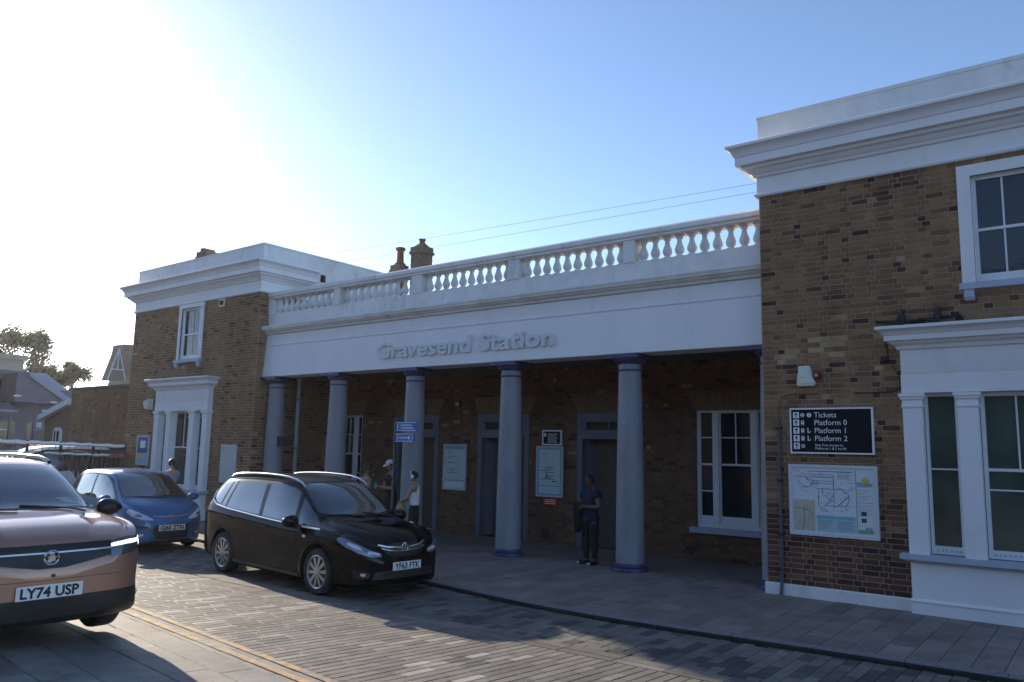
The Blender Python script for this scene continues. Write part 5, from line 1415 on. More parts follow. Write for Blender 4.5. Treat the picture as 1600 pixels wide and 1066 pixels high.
Z = Car('people_carrier', 'black people carrier with silver roof rails parked at the kerb before the portico', (-4.82, -3.78, -0.057), radians(-4.6), ZS, BLACKP)
def zside(view, sd):
    rim = Z.skin('window_surround', [(-3.33, 1.30), (-3.17, 1.48), (-2.9, 1.535), (-2.2, 1.56), (-1.5, 1.555), (-1.0, 1.51), (-0.70, 1.41), (-0.35, 1.20), (0.02, 0.945), (-0.6, 0.955), (-1.6, 1.005), (-2.7, 1.075), (-3.1, 1.12), (-3.28, 1.2)], view, GLOSSB, 0.003, 0.05)
    for nm, P in (('quarter_window', [(-3.29, 1.30), (-3.15, 1.455), (-2.86, 1.51), (-2.98, 1.12), (-3.12, 1.145), (-3.26, 1.215)]),
                  ('quarter_window', [(-2.80, 1.515), (-2.68, 1.525), (-2.80, 1.095), (-2.92, 1.11)]),
                  ('door_window', [(-2.62, 1.525), (-1.74, 1.535), (-1.68, 1.03), (-2.73, 1.09)]),
                  ('door_window', [(-1.62, 1.535), (-1.30, 1.52), (-0.98, 1.475), (-0.80, 1.42), (-0.66, 0.975), (-1.575, 1.022)]),
                  ('quarter_window', [(-0.68, 1.34), (-0.56, 1.275), (-0.10, 0.965), (-0.56, 0.972)])):
        Z.skin(nm, P, view, CARGL, 0.006, 0.05, rim, rad=0.025)
    Z.rod('chrome_trim', [(-3.34, 1.34), (-3.335, 1.26), (-3.28, 1.17), (-3.1, 1.105), (-2.7, 1.065), (-1.6, 0.995), (-0.6, 0.945), (0.04, 0.93)], view, 0.016, CHROME, 0.008)
    for L_ in ([(-0.55, 0.945), (-0.56, 0.75), (-0.50, 0.5), (-0.42, 0.30)], [(-1.64, 0.99), (-1.66, 0.7), (-1.66, 0.28)], [(-2.80, 1.06), (-2.78, 0.86), (-2.62, 0.70), (-2.45, 0.55), (-2.35, 0.30)], [(-0.42, 0.29), (-1.66, 0.27), (-2.34, 0.29)]):
        Z.line('shut_line', L_, view, 0.008, SEAM, 0.002)
    Z.line('sill_trim', [(-2.36, 0.26), (-0.42, 0.25)], view, 0.05, BLKPL, 0.008)
    Z.line('door_moulding', [(-2.3, 0.55), (-1.6, 0.50), (-0.6, 0.45)], view, 0.012, GLOSSB, 0.004)
    for hx, hz in ((-1.42, 0.87), (-2.55, 0.93)):
        H = ribbon(Z.bvh, [(hx-0.11, hz), (hx+0.11, hz-0.008)], view, 0, 0.03); b = MB(); b.tube([p for p, n in H], 0.014, 7); b.build('door_handle', BLACKP, Z.t, smooth=60, local=True)
    Z.skin('side_repeater', rrect(-0.35, -0.27, 0.80, 0.835), view, LAMPG, 0.006, 0.03, rad=0.01)
    Z.skin('tail_lamp', [(-3.64, 0.98), (-3.46, 1.06), (-3.36, 1.04), (-3.46, 0.95), (-3.66, 0.88)], view, REDL, 0.008, 0.04)
    b = MB(); pts = []
    for x in [-3.15, -3.05]+[-2.9+0.2*i for i in range(10)]+[-0.95, -0.82]:
        o, d = TOPV(x, sd*(tab(ZS['wr'], x)-0.06)); h = Z.bvh.ray_cast(o, d); e = min(1, (x+3.2)/0.2, (-0.78-x)/0.2); pts.append(h[0]+Vector((0, sd*0.01, 0.012+0.032*max(0, e))))
    b.tube(pts, [0.012]+[0.019]*(len(pts)-2)+[0.012], 8); b.build('roof_rail', ALU, Z.t, smooth=60, local=True)
Z.sides(zside)
Z.arches(BLACKP)
Z.mirror(-0.50, 0.99, 1.03, 1.1, BLACKP)
ws = [(-0.145, 0), (-0.165, 0.35), (-0.26, 0.63), (-0.34, 0.69), (-0.6, 0.645), (-0.86, 0.592), (-0.905, 0.5), (-0.86, 0)]
Z.skin('windscreen', ws+[(a, -c) for a, c in ws[-2:0:-1]], TOPV, CARGL, 0.004, 0.06)
Z.line('windscreen_seal', [(-0.12, -0.3), (-0.12, 0.3), (-0.235, 0.65), (-0.34, 0.71), (-0.6, 0.665), (-0.88, 0.608)], TOPV, 0.02, BLKPL, 0.003)
Z.line('windscreen_seal', [(-0.12, 0.3), (-0.12, -0.3), (-0.235, -0.65), (-0.34, -0.71), (-0.6, -0.665), (-0.88, -0.608)], TOPV, 0.02, BLKPL, 0.003)
Z.skin('panoramic_roof', [(-0.95, -0.5), (-0.91, 0), (-0.95, 0.5), (-2.3, 0.52), (-2.3, -0.52)], TOPV, GLOSSB, 0.004, 0.1)
Z.wiper(-0.21, -0.58, 0.02); Z.wiper(-0.19, 0.04, 0.58)
Z.skin('rear_window', [(-0.58, 1.12), (0.58, 1.12), (0.52, 1.45), (-0.52, 1.45)], REARV, CARGL, 0.004, 0.06)
for sd in (-1, 1):
    Z.line('bonnet_gap', [(-0.15, sd*0.78), (0.2, sd*0.765), (0.5, sd*0.70), (0.70, sd*0.58), (0.83, sd*0.40)], TOPV, 0.008, SEAM, 0.002)
    Z.line('bonnet_crease', [(-0.08, sd*0.5), (0.3, sd*0.46), (0.78, sd*0.30)], TOPV, 0.02, BLACKP, 0.004)
    v = DIAG(radians(48), sd)
    hp = [(sd*-0.33*1, 0.0)]
    Z.skin('headlamp', [(0.835*sd, 0.875), (0.875*sd, 0.82), (0.84*sd, 0.735), (0.74*sd, 0.655), (0.60*sd, 0.605), (0.43*sd, 0.59), (0.42*sd, 0.635), (0.60*sd, 0.70), (0.74*sd, 0.79)], FRONTV, LENS, 0.006, 0.025)
    Z.skin('lamp_reflector', [(0.80*sd, 0.80), (0.82*sd, 0.77), (0.76*sd, 0.71), (0.69*sd, 0.695), (0.70*sd, 0.73)], FRONTV, LAMPG, 0.010, 0.03)
    Z.skin('daytime_lamp', [(0.64*sd, 0.645), (0.45*sd, 0.613), (0.45*sd, 0.645), (0.62*sd, 0.68)], FRONTV, LAMPG, 0.010, 0.03)
    Z.skin('fog_lamp_recess', [(0.78*sd, 0.43), (0.60*sd, 0.40), (0.60*sd, 0.31), (0.76*sd, 0.32)], FRONTV, BLKPL, 0.004, 0.04)
    Z.skin('fog_lamp', [(0.71*sd, 0.385), (0.65*sd, 0.38), (0.65*sd, 0.345), (0.70*sd, 0.345)], FRONTV, LAMPG, 0.009, 0.02)
Z.skin('grille', [(-0.40, 0.73), (-0.2, 0.765), (0.2, 0.765), (0.40, 0.73), (0.34, 0.62), (0.15, 0.58), (-0.15, 0.58), (-0.34, 0.62)], FRONTV, BLKPL, 0.005, 0.04)
Z.rod('chrome_bar', [(-0.43, 0.745), (-0.30, 0.715), (-0.08, 0.695)], FRONTV, 0.019, CHROME, 0.012)
Z.rod('chrome_bar', [(0.43, 0.745), (0.30, 0.715), (0.08, 0.695)], FRONTV, 0.019, CHROME, 0.012)
Z.rod('chrome_bar', [(-0.40, 0.70), (-0.25, 0.665), (0.0, 0.652), (0.25, 0.665), (0.40, 0.70)], FRONTV, 0.009, CHROME, 0.010)
badge(Z, 0, 0.705, 'ring')
Z.skin('lower_grille', [(-0.52, 0.40), (0.52, 0.40), (0.58, 0.29), (-0.58, 0.29)], FRONTV, BLKPL, 0.005, 0.05)
Z.plate(0.93, 0.455, 'YF63 FTK')

# ---- small blue hatchback
IS = dict(x0=-2.88, x1=0.68, wb=2.38, R=0.29, tw=0.165, track=0.695, spokes=8, rimr=0.68,
  zt=[(-2.88, 0.78), (-2.85, 0.98), (-2.80, 1.15), (-2.68, 1.36), (-2.5, 1.465), (-2.2, 1.515), (-1.7, 1.54), (-1.2, 1.53), (-0.9, 1.50), (-0.72, 1.455), (-0.3, 1.24), (0.08, 1.03), (0.25, 0.965), (0.42, 0.89), (0.55, 0.79), (0.63, 0.69), (0.68, 0.58)],
  zs=[(-2.88, 0.68), (-2.7, 0.95), (-2.3, 0.975), (-1.4, 0.93), (-0.5, 0.90), (0.0, 0.885), (0.25, 0.855), (0.45, 0.77), (0.6, 0.65), (0.68, 0.54)],
  zb=[(-2.88, 0.36), (-2.7, 0.24), (-2.2, 0.17), (-0.5, 0.15), (0.4, 0.15), (0.6, 0.16), (0.68, 0.22)],
  w=[(-2.88, 0.56), (-2.8, 0.70), (-2.6, 0.76), (-2.0, 0.795), (-0.9, 0.80), (0.0, 0.79), (0.25, 0.765), (0.42, 0.72), (0.55, 0.63), (0.64, 0.50), (0.68, 0.38)],
  wr=[(-2.88, 0.48), (-2.6, 0.52), (-2.2, 0.56), (-1.2, 0.585), (-0.75, 0.575), (-0.3, 0.62), (0.1, 0.67), (0.3, 0.62), (0.5, 0.48), (0.68, 0.25)],
  crown=[(-2.88, 0.05), (-2.0, 0.06), (-0.9, 0.07), (-0.7, 0.085), (-0.2, 0.10), (0.1, 0.09), (0.3, 0.07), (0.68, 0.03)])
def hatch(name, label, loc, rz, paint, detail=True, txt='GJ60 ZTN', scale=1.02):
    c = Car(name, label, loc, rz, IS, paint, scale)
    def sd_(view, sd):
        rim = c.skin('window_surround', [(-2.66, 1.08), (-2.52, 1.36), (-2.35, 1.425), (-1.4, 1.445), (-0.95, 1.42), (-0.70, 1.34), (-0.06, 0.92), (-1.0, 0.935), (-2.0, 0.985), (-2.6, 1.04)], view, GLOSSB, 0.003, 0.05)
        for nm, P in (('quarter_window', [(-2.60, 1.09), (-2.48, 1.34), (-2.30, 1.40), (-2.24, 1.03)]), ('door_window', [(-2.19, 1.405), (-1.45, 1.42), (-1.40, 0.975), (-2.15, 1.015)]), ('door_window', [(-1.36, 1.42), (-0.98, 1.395), (-0.75, 1.315), (-0.30, 1.03), (-0.28, 0.945), (-1.32, 0.965)])):
            c.skin(nm, P, view, CARGL, 0.006, 0.05, rim, rad=0.03)
        for L_ in ([(-0.30, 0.92), (-0.33, 0.7), (-0.30, 0.28)], [(-1.38, 0.95), (-1.40, 0.26)], [(-2.2, 1.0), (-2.15, 0.8), (-2.05, 0.6), (-1.95, 0.45)]): c.line('shut_line', L_, view, 0.007, SEAM, 0.002)
        for hx, hz in ((-1.15, 0.80), (-2.0, 0.84)):
            H = ribbon(c.bvh, [(hx-0.09, hz), (hx+0.09, hz-0.006)], view, 0, 0.025); b = MB(); b.tube([p for p, n in H], 0.013, 7); b.build('door_handle', paint, c.t, smooth=60, local=True)
        c.skin('side_repeater', rrect(-0.22, -0.15, 0.70, 0.73), view, LAMPG, 0.006, 0.03, rad=0.01)
        c.skin('tail_lamp', [(-2.82, 0.98), (-2.66, 1.05), (-2.60, 0.95), (-2.70, 0.75), (-2.84, 0.78)], view, REDL, 0.006, 0.04)
    c.sides(sd_); c.arches(paint, 0.04, 0.005)
    c.mirror(-0.30, 0.95, 0.88, 0.95, paint)
    w_ = [(0.09, 0), (0.06, 0.35), (-0.03, 0.61), (-0.10, 0.635), (-0.4, 0.585), (-0.72, 0.52), (-0.765, 0.42), (-0.72, 0)]
    c.skin('windscreen', w_+[(a, -d) for a, d in w_[-2:0:-1]], TOPV, CARGL, 0.004, 0.06)
    for sd in (-1, 1):
        c.line('windscreen_seal', [(0.11, 0), (0.08, sd*0.35), (-0.01, sd*0.63), (-0.10, sd*0.655), (-0.4, sd*0.605), (-0.74, sd*0.53)], TOPV, 0.02, BLKPL, 0.003)
        c.line('bonnet_gap', [(0.02, sd*0.70), (0.25, sd*0.65), (0.45, sd*0.52), (0.56, sd*0.38)], TOPV, 0.008, SEAM, 0.002)
        c.skin('headlamp', [(0.70*sd, 0.83), (0.735*sd, 0.77), (0.68*sd, 0.68), (0.50*sd, 0.62), (0.34*sd, 0.605), (0.36*sd, 0.64), (0.52*sd, 0.73)], FRONTV, LAMPG, 0.006, 0.03)
        c.skin('lamp_bowl', [(0.62*sd, 0.735), (0.66*sd, 0.70), (0.60*sd, 0.665), (0.54*sd, 0.675), (0.55*sd, 0.71)], FRONTV, LENS, 0.009, 0.03)
        c.skin('fog_lamp_recess', [(0.66*sd, 0.40), (0.46*sd, 0.395), (0.48*sd, 0.28), (0.62*sd, 0.29)], FRONTV, paint, 0.004, 0.04)
        c.skin('fog_lamp', [(0.60*sd, 0.365), (0.50*sd, 0.365), (0.52*sd, 0.315), (0.59*sd, 0.315)], FRONTV, LAMPG, 0.008, 0.02)
        c.skin('bumper_strip', [(0.69*sd, 0.52), (0.42*sd, 0.50), (0.42*sd, 0.46), (0.67*sd, 0.475)], FRONTV, BLKPL, 0.004, 0.03, rad=0.01)
    c.skin('grille', [(-0.33, 0.52), (0.33, 0.52), (0.36, 0.40), (0.30, 0.26), (-0.30, 0.26), (-0.36, 0.40)], FRONTV, BLKPL, 0.005, 0.04)
    c.rod('chrome_bar', [(-0.34, 0.685), (-0.15, 0.665), (0.15, 0.665), (0.34, 0.685)], FRONTV, 0.010, CHROME, 0.008)
    badge(c, 0, 0.665, 'oval')
    if txt: c.plate(0.69, 0.465, txt)
    c.wiper(0.05, -0.5, 0.1); c.wiper(0.05, 0.1, 0.5)
    c.skin('rear_window', [(-0.5, 1.02), (0.5, 1.02), (0.44, 1.32), (-0.44, 1.32)], REARV, CARGL, 0.004, 0.06)
    return c
I10 = hatch('hatchback', 'small bright blue hatchback parked behind the black people carrier', (-11.3, -3.65, -0.057), radians(-3.6), BLUEP)

# ---- copper coloured crossover, cut by the left picture edge
FS = dict(x0=-3.55, x1=0.83, wb=2.67, R=0.335, tw=0.215, track=0.785, spokes=10, rimr=0.72, skirt=0.47, lower=0.985, step=-0.02,
  zt=[(-3.55, 0.85), (-3.53, 1.05), (-3.48, 1.22), (-3.38, 1.43), (-3.2, 1.545), (-2.8, 1.585), (-2.0, 1.605), (-1.4, 1.60), (-1.05, 1.575), (-0.86, 1.53), (-0.45, 1.335), (-0.10, 1.15), (0.05, 1.12), (0.3, 1.095), (0.55, 1.05), (0.68, 1.0), (0.76, 0.95), (0.80, 0.89), (0.83, 0.76)],
  zs=[(-3.55, 0.75), (-3.4, 1.05), (-3.0, 1.075), (-1.5, 1.05), (-0.3, 1.02), (0.1, 1.04), (0.5, 1.0), (0.7, 0.93), (0.78, 0.86), (0.83, 0.72)],
  zb=[(-3.55, 0.38), (-3.4, 0.26), (-2.5, 0.18), (-0.5, 0.16), (0.3, 0.16), (0.6, 0.21), (0.83, 0.30)],
  w=[(-3.55, 0.70), (-3.48, 0.82), (-3.3, 0.875), (-2.6, 0.905), (-1.2, 0.90), (0.0, 0.905), (0.35, 0.90), (0.55, 0.87), (0.68, 0.815), (0.76, 0.74), (0.81, 0.63), (0.83, 0.54)],
  wr=[(-3.55, 0.60), (-3.3, 0.63), (-2.6, 0.66), (-1.2, 0.665), (-0.9, 0.66), (-0.45, 0.70), (-0.1, 0.75), (0.1, 0.77), (0.5, 0.72), (0.7, 0.60), (0.83, 0.40)],
  crown=[(-3.55, 0.05), (-2.0, 0.06), (-1.0, 0.065), (-0.8, 0.08), (-0.3, 0.085), (-0.05, 0.06), (0.1, 0.055), (0.5, 0.06), (0.7, 0.045), (0.83, 0.02)])
F_ = Car('crossover', 'copper coloured crossover with black lower bumper, cut off by the left picture edge', (-4.04, -9.01, 0.215), radians(-1.75), FS, COPP, 1.05)
F_.t.rotation_euler = (radians(-3.0)*0, 0, radians(-1.75))
def fside(view, sd):
    rim = F_.skin('window_surround', [(-3.30, 1.16), (-3.12, 1.44), (-2.9, 1.485), (-1.6, 1.515), (-1.1, 1.49), (-0.85, 1.415), (-0.20, 1.045), (-1.5, 1.075), (-3.0, 1.10)], view, GLOSSB, 0.003, 0.05)
    for nm, P in (('quarter_window', [(-3.24, 1.17), (-3.08, 1.41), (-2.60, 1.47), (-2.58, 1.12), (-3.0, 1.13)]), ('door_window', [(-2.53, 1.475), (-1.68, 1.49), (-1.64, 1.10), (-2.50, 1.12)]), ('door_window', [(-1.60, 1.49), (-1.12, 1.465), (-0.90, 1.395), (-0.45, 1.14), (-0.42, 1.07), (-1.56, 1.095)])):
        F_.skin(nm, P, view, CARGL, 0.006, 0.05, rim, rad=0.03)
    for L_ in ([(-0.42, 1.04), (-0.46, 0.7), (-0.42, 0.5)], [(-1.62, 1.06), (-1.64, 0.5)], [(-2.55, 1.09), (-2.5, 0.8), (-2.3, 0.5)]): F_.line('shut_line', L_, view, 0.007, SEAM, 0.002)
    for hx, hz in ((-1.4, 0.92), (-2.3, 0.94)):
        H = ribbon(F_.bvh, [(hx-0.1, hz), (hx+0.1, hz-0.006)], view, 0, 0.025); b = MB(); b.tube([p for p, n in H], 0.013, 7); b.build('door_handle', COPP, F_.t, smooth=60, local=True)
    b = MB(); pts = []
    for x in [-3.0, -2.9]+[-2.7+0.2*i for i in range(8)]+[-1.15, -1.05]:
        o, d = TOPV(x, sd*(tab(FS['wr'], x)-0.05)); h = F_.bvh.ray_cast(o, d); e = min(1, (x+3.05)/0.2, (-1.0-x)/0.2); pts.append(h[0]+Vector((0, 0, 0.01+0.035*max(0, e))))
    b.tube(pts, 0.018, 8); b.build('roof_rail', GLOSSB, F_.t, smooth=60, local=True)
    F_.skin('headlamp', [(0.885*sd, 0.915), (0.80*sd, 0.93), (0.50*sd, 0.905), (0.50*sd, 0.76), (0.72*sd, 0.79), (0.885*sd, 0.83)], FRONTV, LAMPD, 0.007, 0.03, rad=0.02)
    LED = mat('lit_lamp_strip', (0.85, 0.88, 0.92), 0.2, emit=((0.95, 0.97, 1.0), 0.9))
    F_.skin('daytime_lamp', [(0.84*sd, 0.912), (0.50*sd, 0.875), (0.50*sd, 0.848), (0.84*sd, 0.878)], FRONTV, LED, 0.011, 0.03, rad=0.006)
    F_.skin('daytime_lamp', [(0.868*sd, 0.905), (0.835*sd, 0.90), (0.81*sd, 0.83), (0.86*sd, 0.84)], FRONTV, LED, 0.011, 0.02, rad=0.006)
    F_.line('bumper_slot', [(0.87*sd, 0.41), (0.78*sd, 0.40), (0.66*sd, 0.395)], FRONTV, 0.02, COPP, 0.012)
    F_.line('bonnet_gap', [(0.0, sd*0.80), (0.4, sd*0.785), (0.62, sd*0.72)], TOPV, 0.008, SEAM, 0.002)
F_.sides(fside); F_.arches(BLKPL, 0.075, 0.01)
F_.mirror(-0.42, 1.075, 0.98, 1.05, GLOSSB)
w_ = [(-0.10, 0), (-0.12, 0.45), (-0.19, 0.70), (-0.25, 0.73), (-0.6, 0.66), (-0.87, 0.605), (-0.905, 0.5), (-0.88, 0)]
F_.skin('windscreen', w_+[(a, -d) for a, d in w_[-2:0:-1]], TOPV, CARGL, 0.004, 0.06)
for sd in (-1, 1): F_.line('windscreen_seal', [(-0.075, 0), (-0.095, sd*0.45), (-0.17, sd*0.72), (-0.25, sd*0.75), (-0.6, sd*0.68), (-0.89, sd*0.62)], TOPV, 0.025, BLKPL, 0.003)
F_.skin('front_panel', [(-0.52, 0.905), (0.52, 0.905), (0.52, 0.785), (0.25, 0.735), (0.10, 0.712), (-0.10, 0.712), (-0.25, 0.735), (-0.52, 0.785)], FRONTV, GLOSSB, 0.006, 0.04, rad=0.02)
F_.line('panel_trim', [(-0.50, 0.842), (0, 0.838), (0.50, 0.842)], FRONTV, 0.012, ALU, 0.010)
b = badge(F_, 0, 0.80, 'ring')
F_.plate(0.84, 0.53, 'LY74 USP')
b = MB(); b.box(0.855, 0.862, -0.12, 0.15, 0.462, 0.472); b.build('red_strip', REDL, F_.t, local=True)
F_.line('bumper_line', [(-0.6, 0.62), (0.6, 0.62)], FRONTV, 0.004, SEAM, 0.002)
F_.wiper(-0.14, -0.6, 0.0); F_.wiper(-0.14, 0.05, 0.6)
SENS = MB(); SENS.lathe([(0.0, 0.866), (0.014, 0.866), (0.014, 0.855)], (0, 0.02, 0.655), 10, ax='x'); SENS.build('parking_sensor', BLKPL, F_.t, local=True)
# pale patch painted on the windscreen as the reflection of dashboard papers
F_.skin('painted_reflection', [(-0.28, 0.40), (-0.20, 0.47), (-0.20, 0.62), (-0.30, 0.52)], TOPV, mat('pale_reflection_tint', (0.30, 0.36, 0.33), 0.4), 0.006, 0.05, rad=0.01)
# silver car behind, only its sunlit roof shows
SILV = carpaint('silver_paint', (0.5, 0.5, 0.5), 0.6, 0.3)
hatch('hatchback', 'pale car at far left beyond the copper crossover, only its shining roof line visible', (-21.4, -3.3, -0.05), radians(-96), SILV, txt='', scale=1.3)

# ------------------------------------------------------------------ people
def skinmesh(chains, root=0):
    """chains: dict joint -> (pos, radius or (rx, ry)), edges; returns evaluated mesh"""
    J, Ed = chains; names = list(J); idx = {n: i for i, n in enumerate(names)}
    me = bpy.data.meshes.new('skin'); me.from_pydata([J[n][0] for n in names], [(idx[a], idx[b]) for a, b in Ed], [])
    ob = bpy.data.objects.new('skin', me); COL.objects.link(ob)
    m = ob.modifiers.new('s', 'SKIN'); m.use_smooth_shade = True; m.branch_smoothing = 0.6
    if not me.skin_vertices:
        me.attributes.new  # layer is created by the modifier below
        bm = bmesh.new(); bm.from_mesh(me); bm.verts.layers.skin.verify(); bm.to_mesh(me); bm.free()
    for n in names:
        sv = me.skin_vertices[0].data[idx[n]]; rr = J[n][1]; sv.radius = rr if isinstance(rr, tuple) else (rr, rr); sv.use_root = (idx[n] == root)
    m2 = ob.modifiers.new('d', 'SUBSURF'); m2.levels = 2; m2.render_levels = 2
    dg = bpy.context.evaluated_depsgraph_get(); dg.update()
    out = bpy.data.meshes.new_from_object(ob.evaluated_get(dg)); bpy.data.objects.remove(ob, do_unlink=True)
    return out

def mesh_into(mb, me, mi=0):
    mb.add([v.co.copy() for v in me.vertices], [tuple(p.vertices) for p in me.polygons], mi); bpy.data.meshes.remove(me)

SK = {'pelvis': ((0, 0, .53), (.085, .062)), 'waist': ((0, .0, .61), (.070, .052)), 'chest': ((0, -.005, .72), (.086, .060)), 'upper': ((0, -.008, .785), (.075, .050)), 'neck': ((0, .0, .835), .030), 'nape': ((0, .008, .872), .029)}
def pose(arms, legs, lean=0.0, head=(0, 0.012, 0.0)):
    J = {k: (Vector(v[0]), v[1]) for k, v in SK.items()}; Ed = [('pelvis', 'waist'), ('waist', 'chest'), ('chest', 'upper'), ('upper', 'neck'), ('neck', 'nape')]
    for s_, sd in (('l', -1), ('r', 1)):
        sh, el, wr_ = arms[s_]
        J['sh'+s_] = (Vector(sh), .037); J['el'+s_] = (Vector(el), .025); J['wr'+s_] = (Vector(wr_), .0165)
        hp, kn, an, toe = legs[s_]
        J['hp'+s_] = (Vector(hp), .056); J['kn'+s_] = (Vector(kn), .036); J['ca'+s_] = ((Vector(kn)*0.62+Vector(an)*0.38), .034); J['an'+s_] = (Vector(an), .022); J['to'+s_] = (Vector(toe), (.024, .016))
        Ed += [('upper', 'sh'+s_), ('sh'+s_, 'el'+s_), ('el'+s_, 'wr'+s_), ('pelvis', 'hp'+s_), ('hp'+s_, 'kn'+s_), ('kn'+s_, 'ca'+s_), ('ca'+s_, 'an'+s_), ('an'+s_, 'to'+s_)]
    return J, Ed

def hand(mb, wrist, direction, palm_n, sd, curl=0.6, k=1.0):
    d = Vector(direction).normalized(); n = (Vector(palm_n)-d*Vector(palm_n).dot(d)).normalized(); w = d.cross(n)*sd
    W_ = Vector(wrist)
    pts = [W_-d*0.012*k, W_+d*0.02*k, W_+d*0.055*k]
    vs = []
    for p, hw, ht in zip(pts, (.013, .021, .024), (.012, .0125, .010)):
        for (a, c) in ((-1, -.5), (-.5, -1), (.5, -1), (1, -.5), (1, .5), (.5, 1), (-.5, 1), (-1, .5)): vs.append(p+w*hw*k*a+n*ht*k*c)
    mb.add(vs, [(i*8+j, i*8+(j+1) % 8, (i+1)*8+(j+1) % 8, (i+1)*8+j) for i in range(2) for j in range(8)]+[tuple(range(16, 24)), tuple(range(8))[::-1]])
    for i, (o, L_) in enumerate(((-.018, .036), (-.006, .043), (.006, .041), (.018, .032))):
        b = W_+d*0.05*k+w*o*k; c1 = b+(d*cos(curl*0.5)+n*sin(curl*0.5))*L_*0.5*k; c2 = c1+(d*cos(curl*1.4)+n*sin(curl*1.4))*L_*0.5*k
        mb.tube([b-d*0.008*k, b, c1, c2], [.0055*k, .0058*k, .005*k, .0036*k], 6)
    b = W_+d*0.015*k-w*0.017*k; t1 = b+(d*0.7-w*0.7)*0.024*k+n*0.006*k; t2 = t1+(d*0.95+n*0.3)*0.02*k
    mb.tube([b, t1, t2], [.0075*k, .0062*k, .0045*k], 6)

def head(mb, c, turn, tilt, k=1.0):
    R = Matrix.Rotation(turn, 3, 'Z') @ Matrix.Rotation(-tilt, 3, 'X'); c = Vector(c)
    def P(x, y, z): return c+R @ Vector((x, y, z))
    n, m = 20, 14; vs = []
    for j in range(m+1):
        th = pi*j/m
        for i in range(n):
            ph = 2*pi*i/n; x, y, z = sin(th)*sin(ph), sin(th)*cos(ph), cos(th)
            w = 1.0-0.20*max(0, -z)**1.4; fy = 1.0
            px, py, pz = .044*x*w, .053*y*(1-0.10*max(0, -z)), .066*z
            if y > 0.2 and z < 0.35: py -= 0.004*(1-abs(z))*(y > 0.6)
            if abs(x) < 0.22 and y > 0.5:
                if -0.28 < z < 0.12: py += .012*(1-abs(x)/0.22)*(0.5-(z-0.12)*1.6)
                if -0.62 < z < -0.45: py += .003
                if z < -0.72: py += .006
            if 0.22 < abs(x) < 0.55 and y > 0.5 and 0.0 < z < 0.22: py -= .004
            vs.append(P(px, py, pz))
    mb.add(vs, [(j*n+i, (j+1)*n+i, (j+1)*n+(i+1) % n, j*n+(i+1) % n) for j in range(m) for i in range(n)])
    for sd in (-1, 1):
        q = P(sd*.044, -.004, -.004); ax = R @ Vector((0, 1, 0))
        mb.ball(tuple(q), .006, .010, .016, 8, 6)
        e = P(sd*.017, .0465, .008); mb.ball(tuple(e), .006, .006, .0042, 8, 6, 1)
    lip = [P(-.012, .0475, -.034), P(0, .0515, -.033), P(.012, .0475, -.034)]; mb.tube(lip, [.002, .0035, .002], 5, 2)
    return P, R

EYE = mat('dark_eye', (0.02, 0.018, 0.016), 0.3)
def skinm(name, c): return mat(name, c, 0.5, var=0.08, vs=18)
CLOTH = {}
def cloth(name, c):
    if name not in CLOTH: CLOTH[name] = mat(name, c, 0.9, var=0.15, vs=14, bump=0.4, bs=25)
    return CLOTH[name]

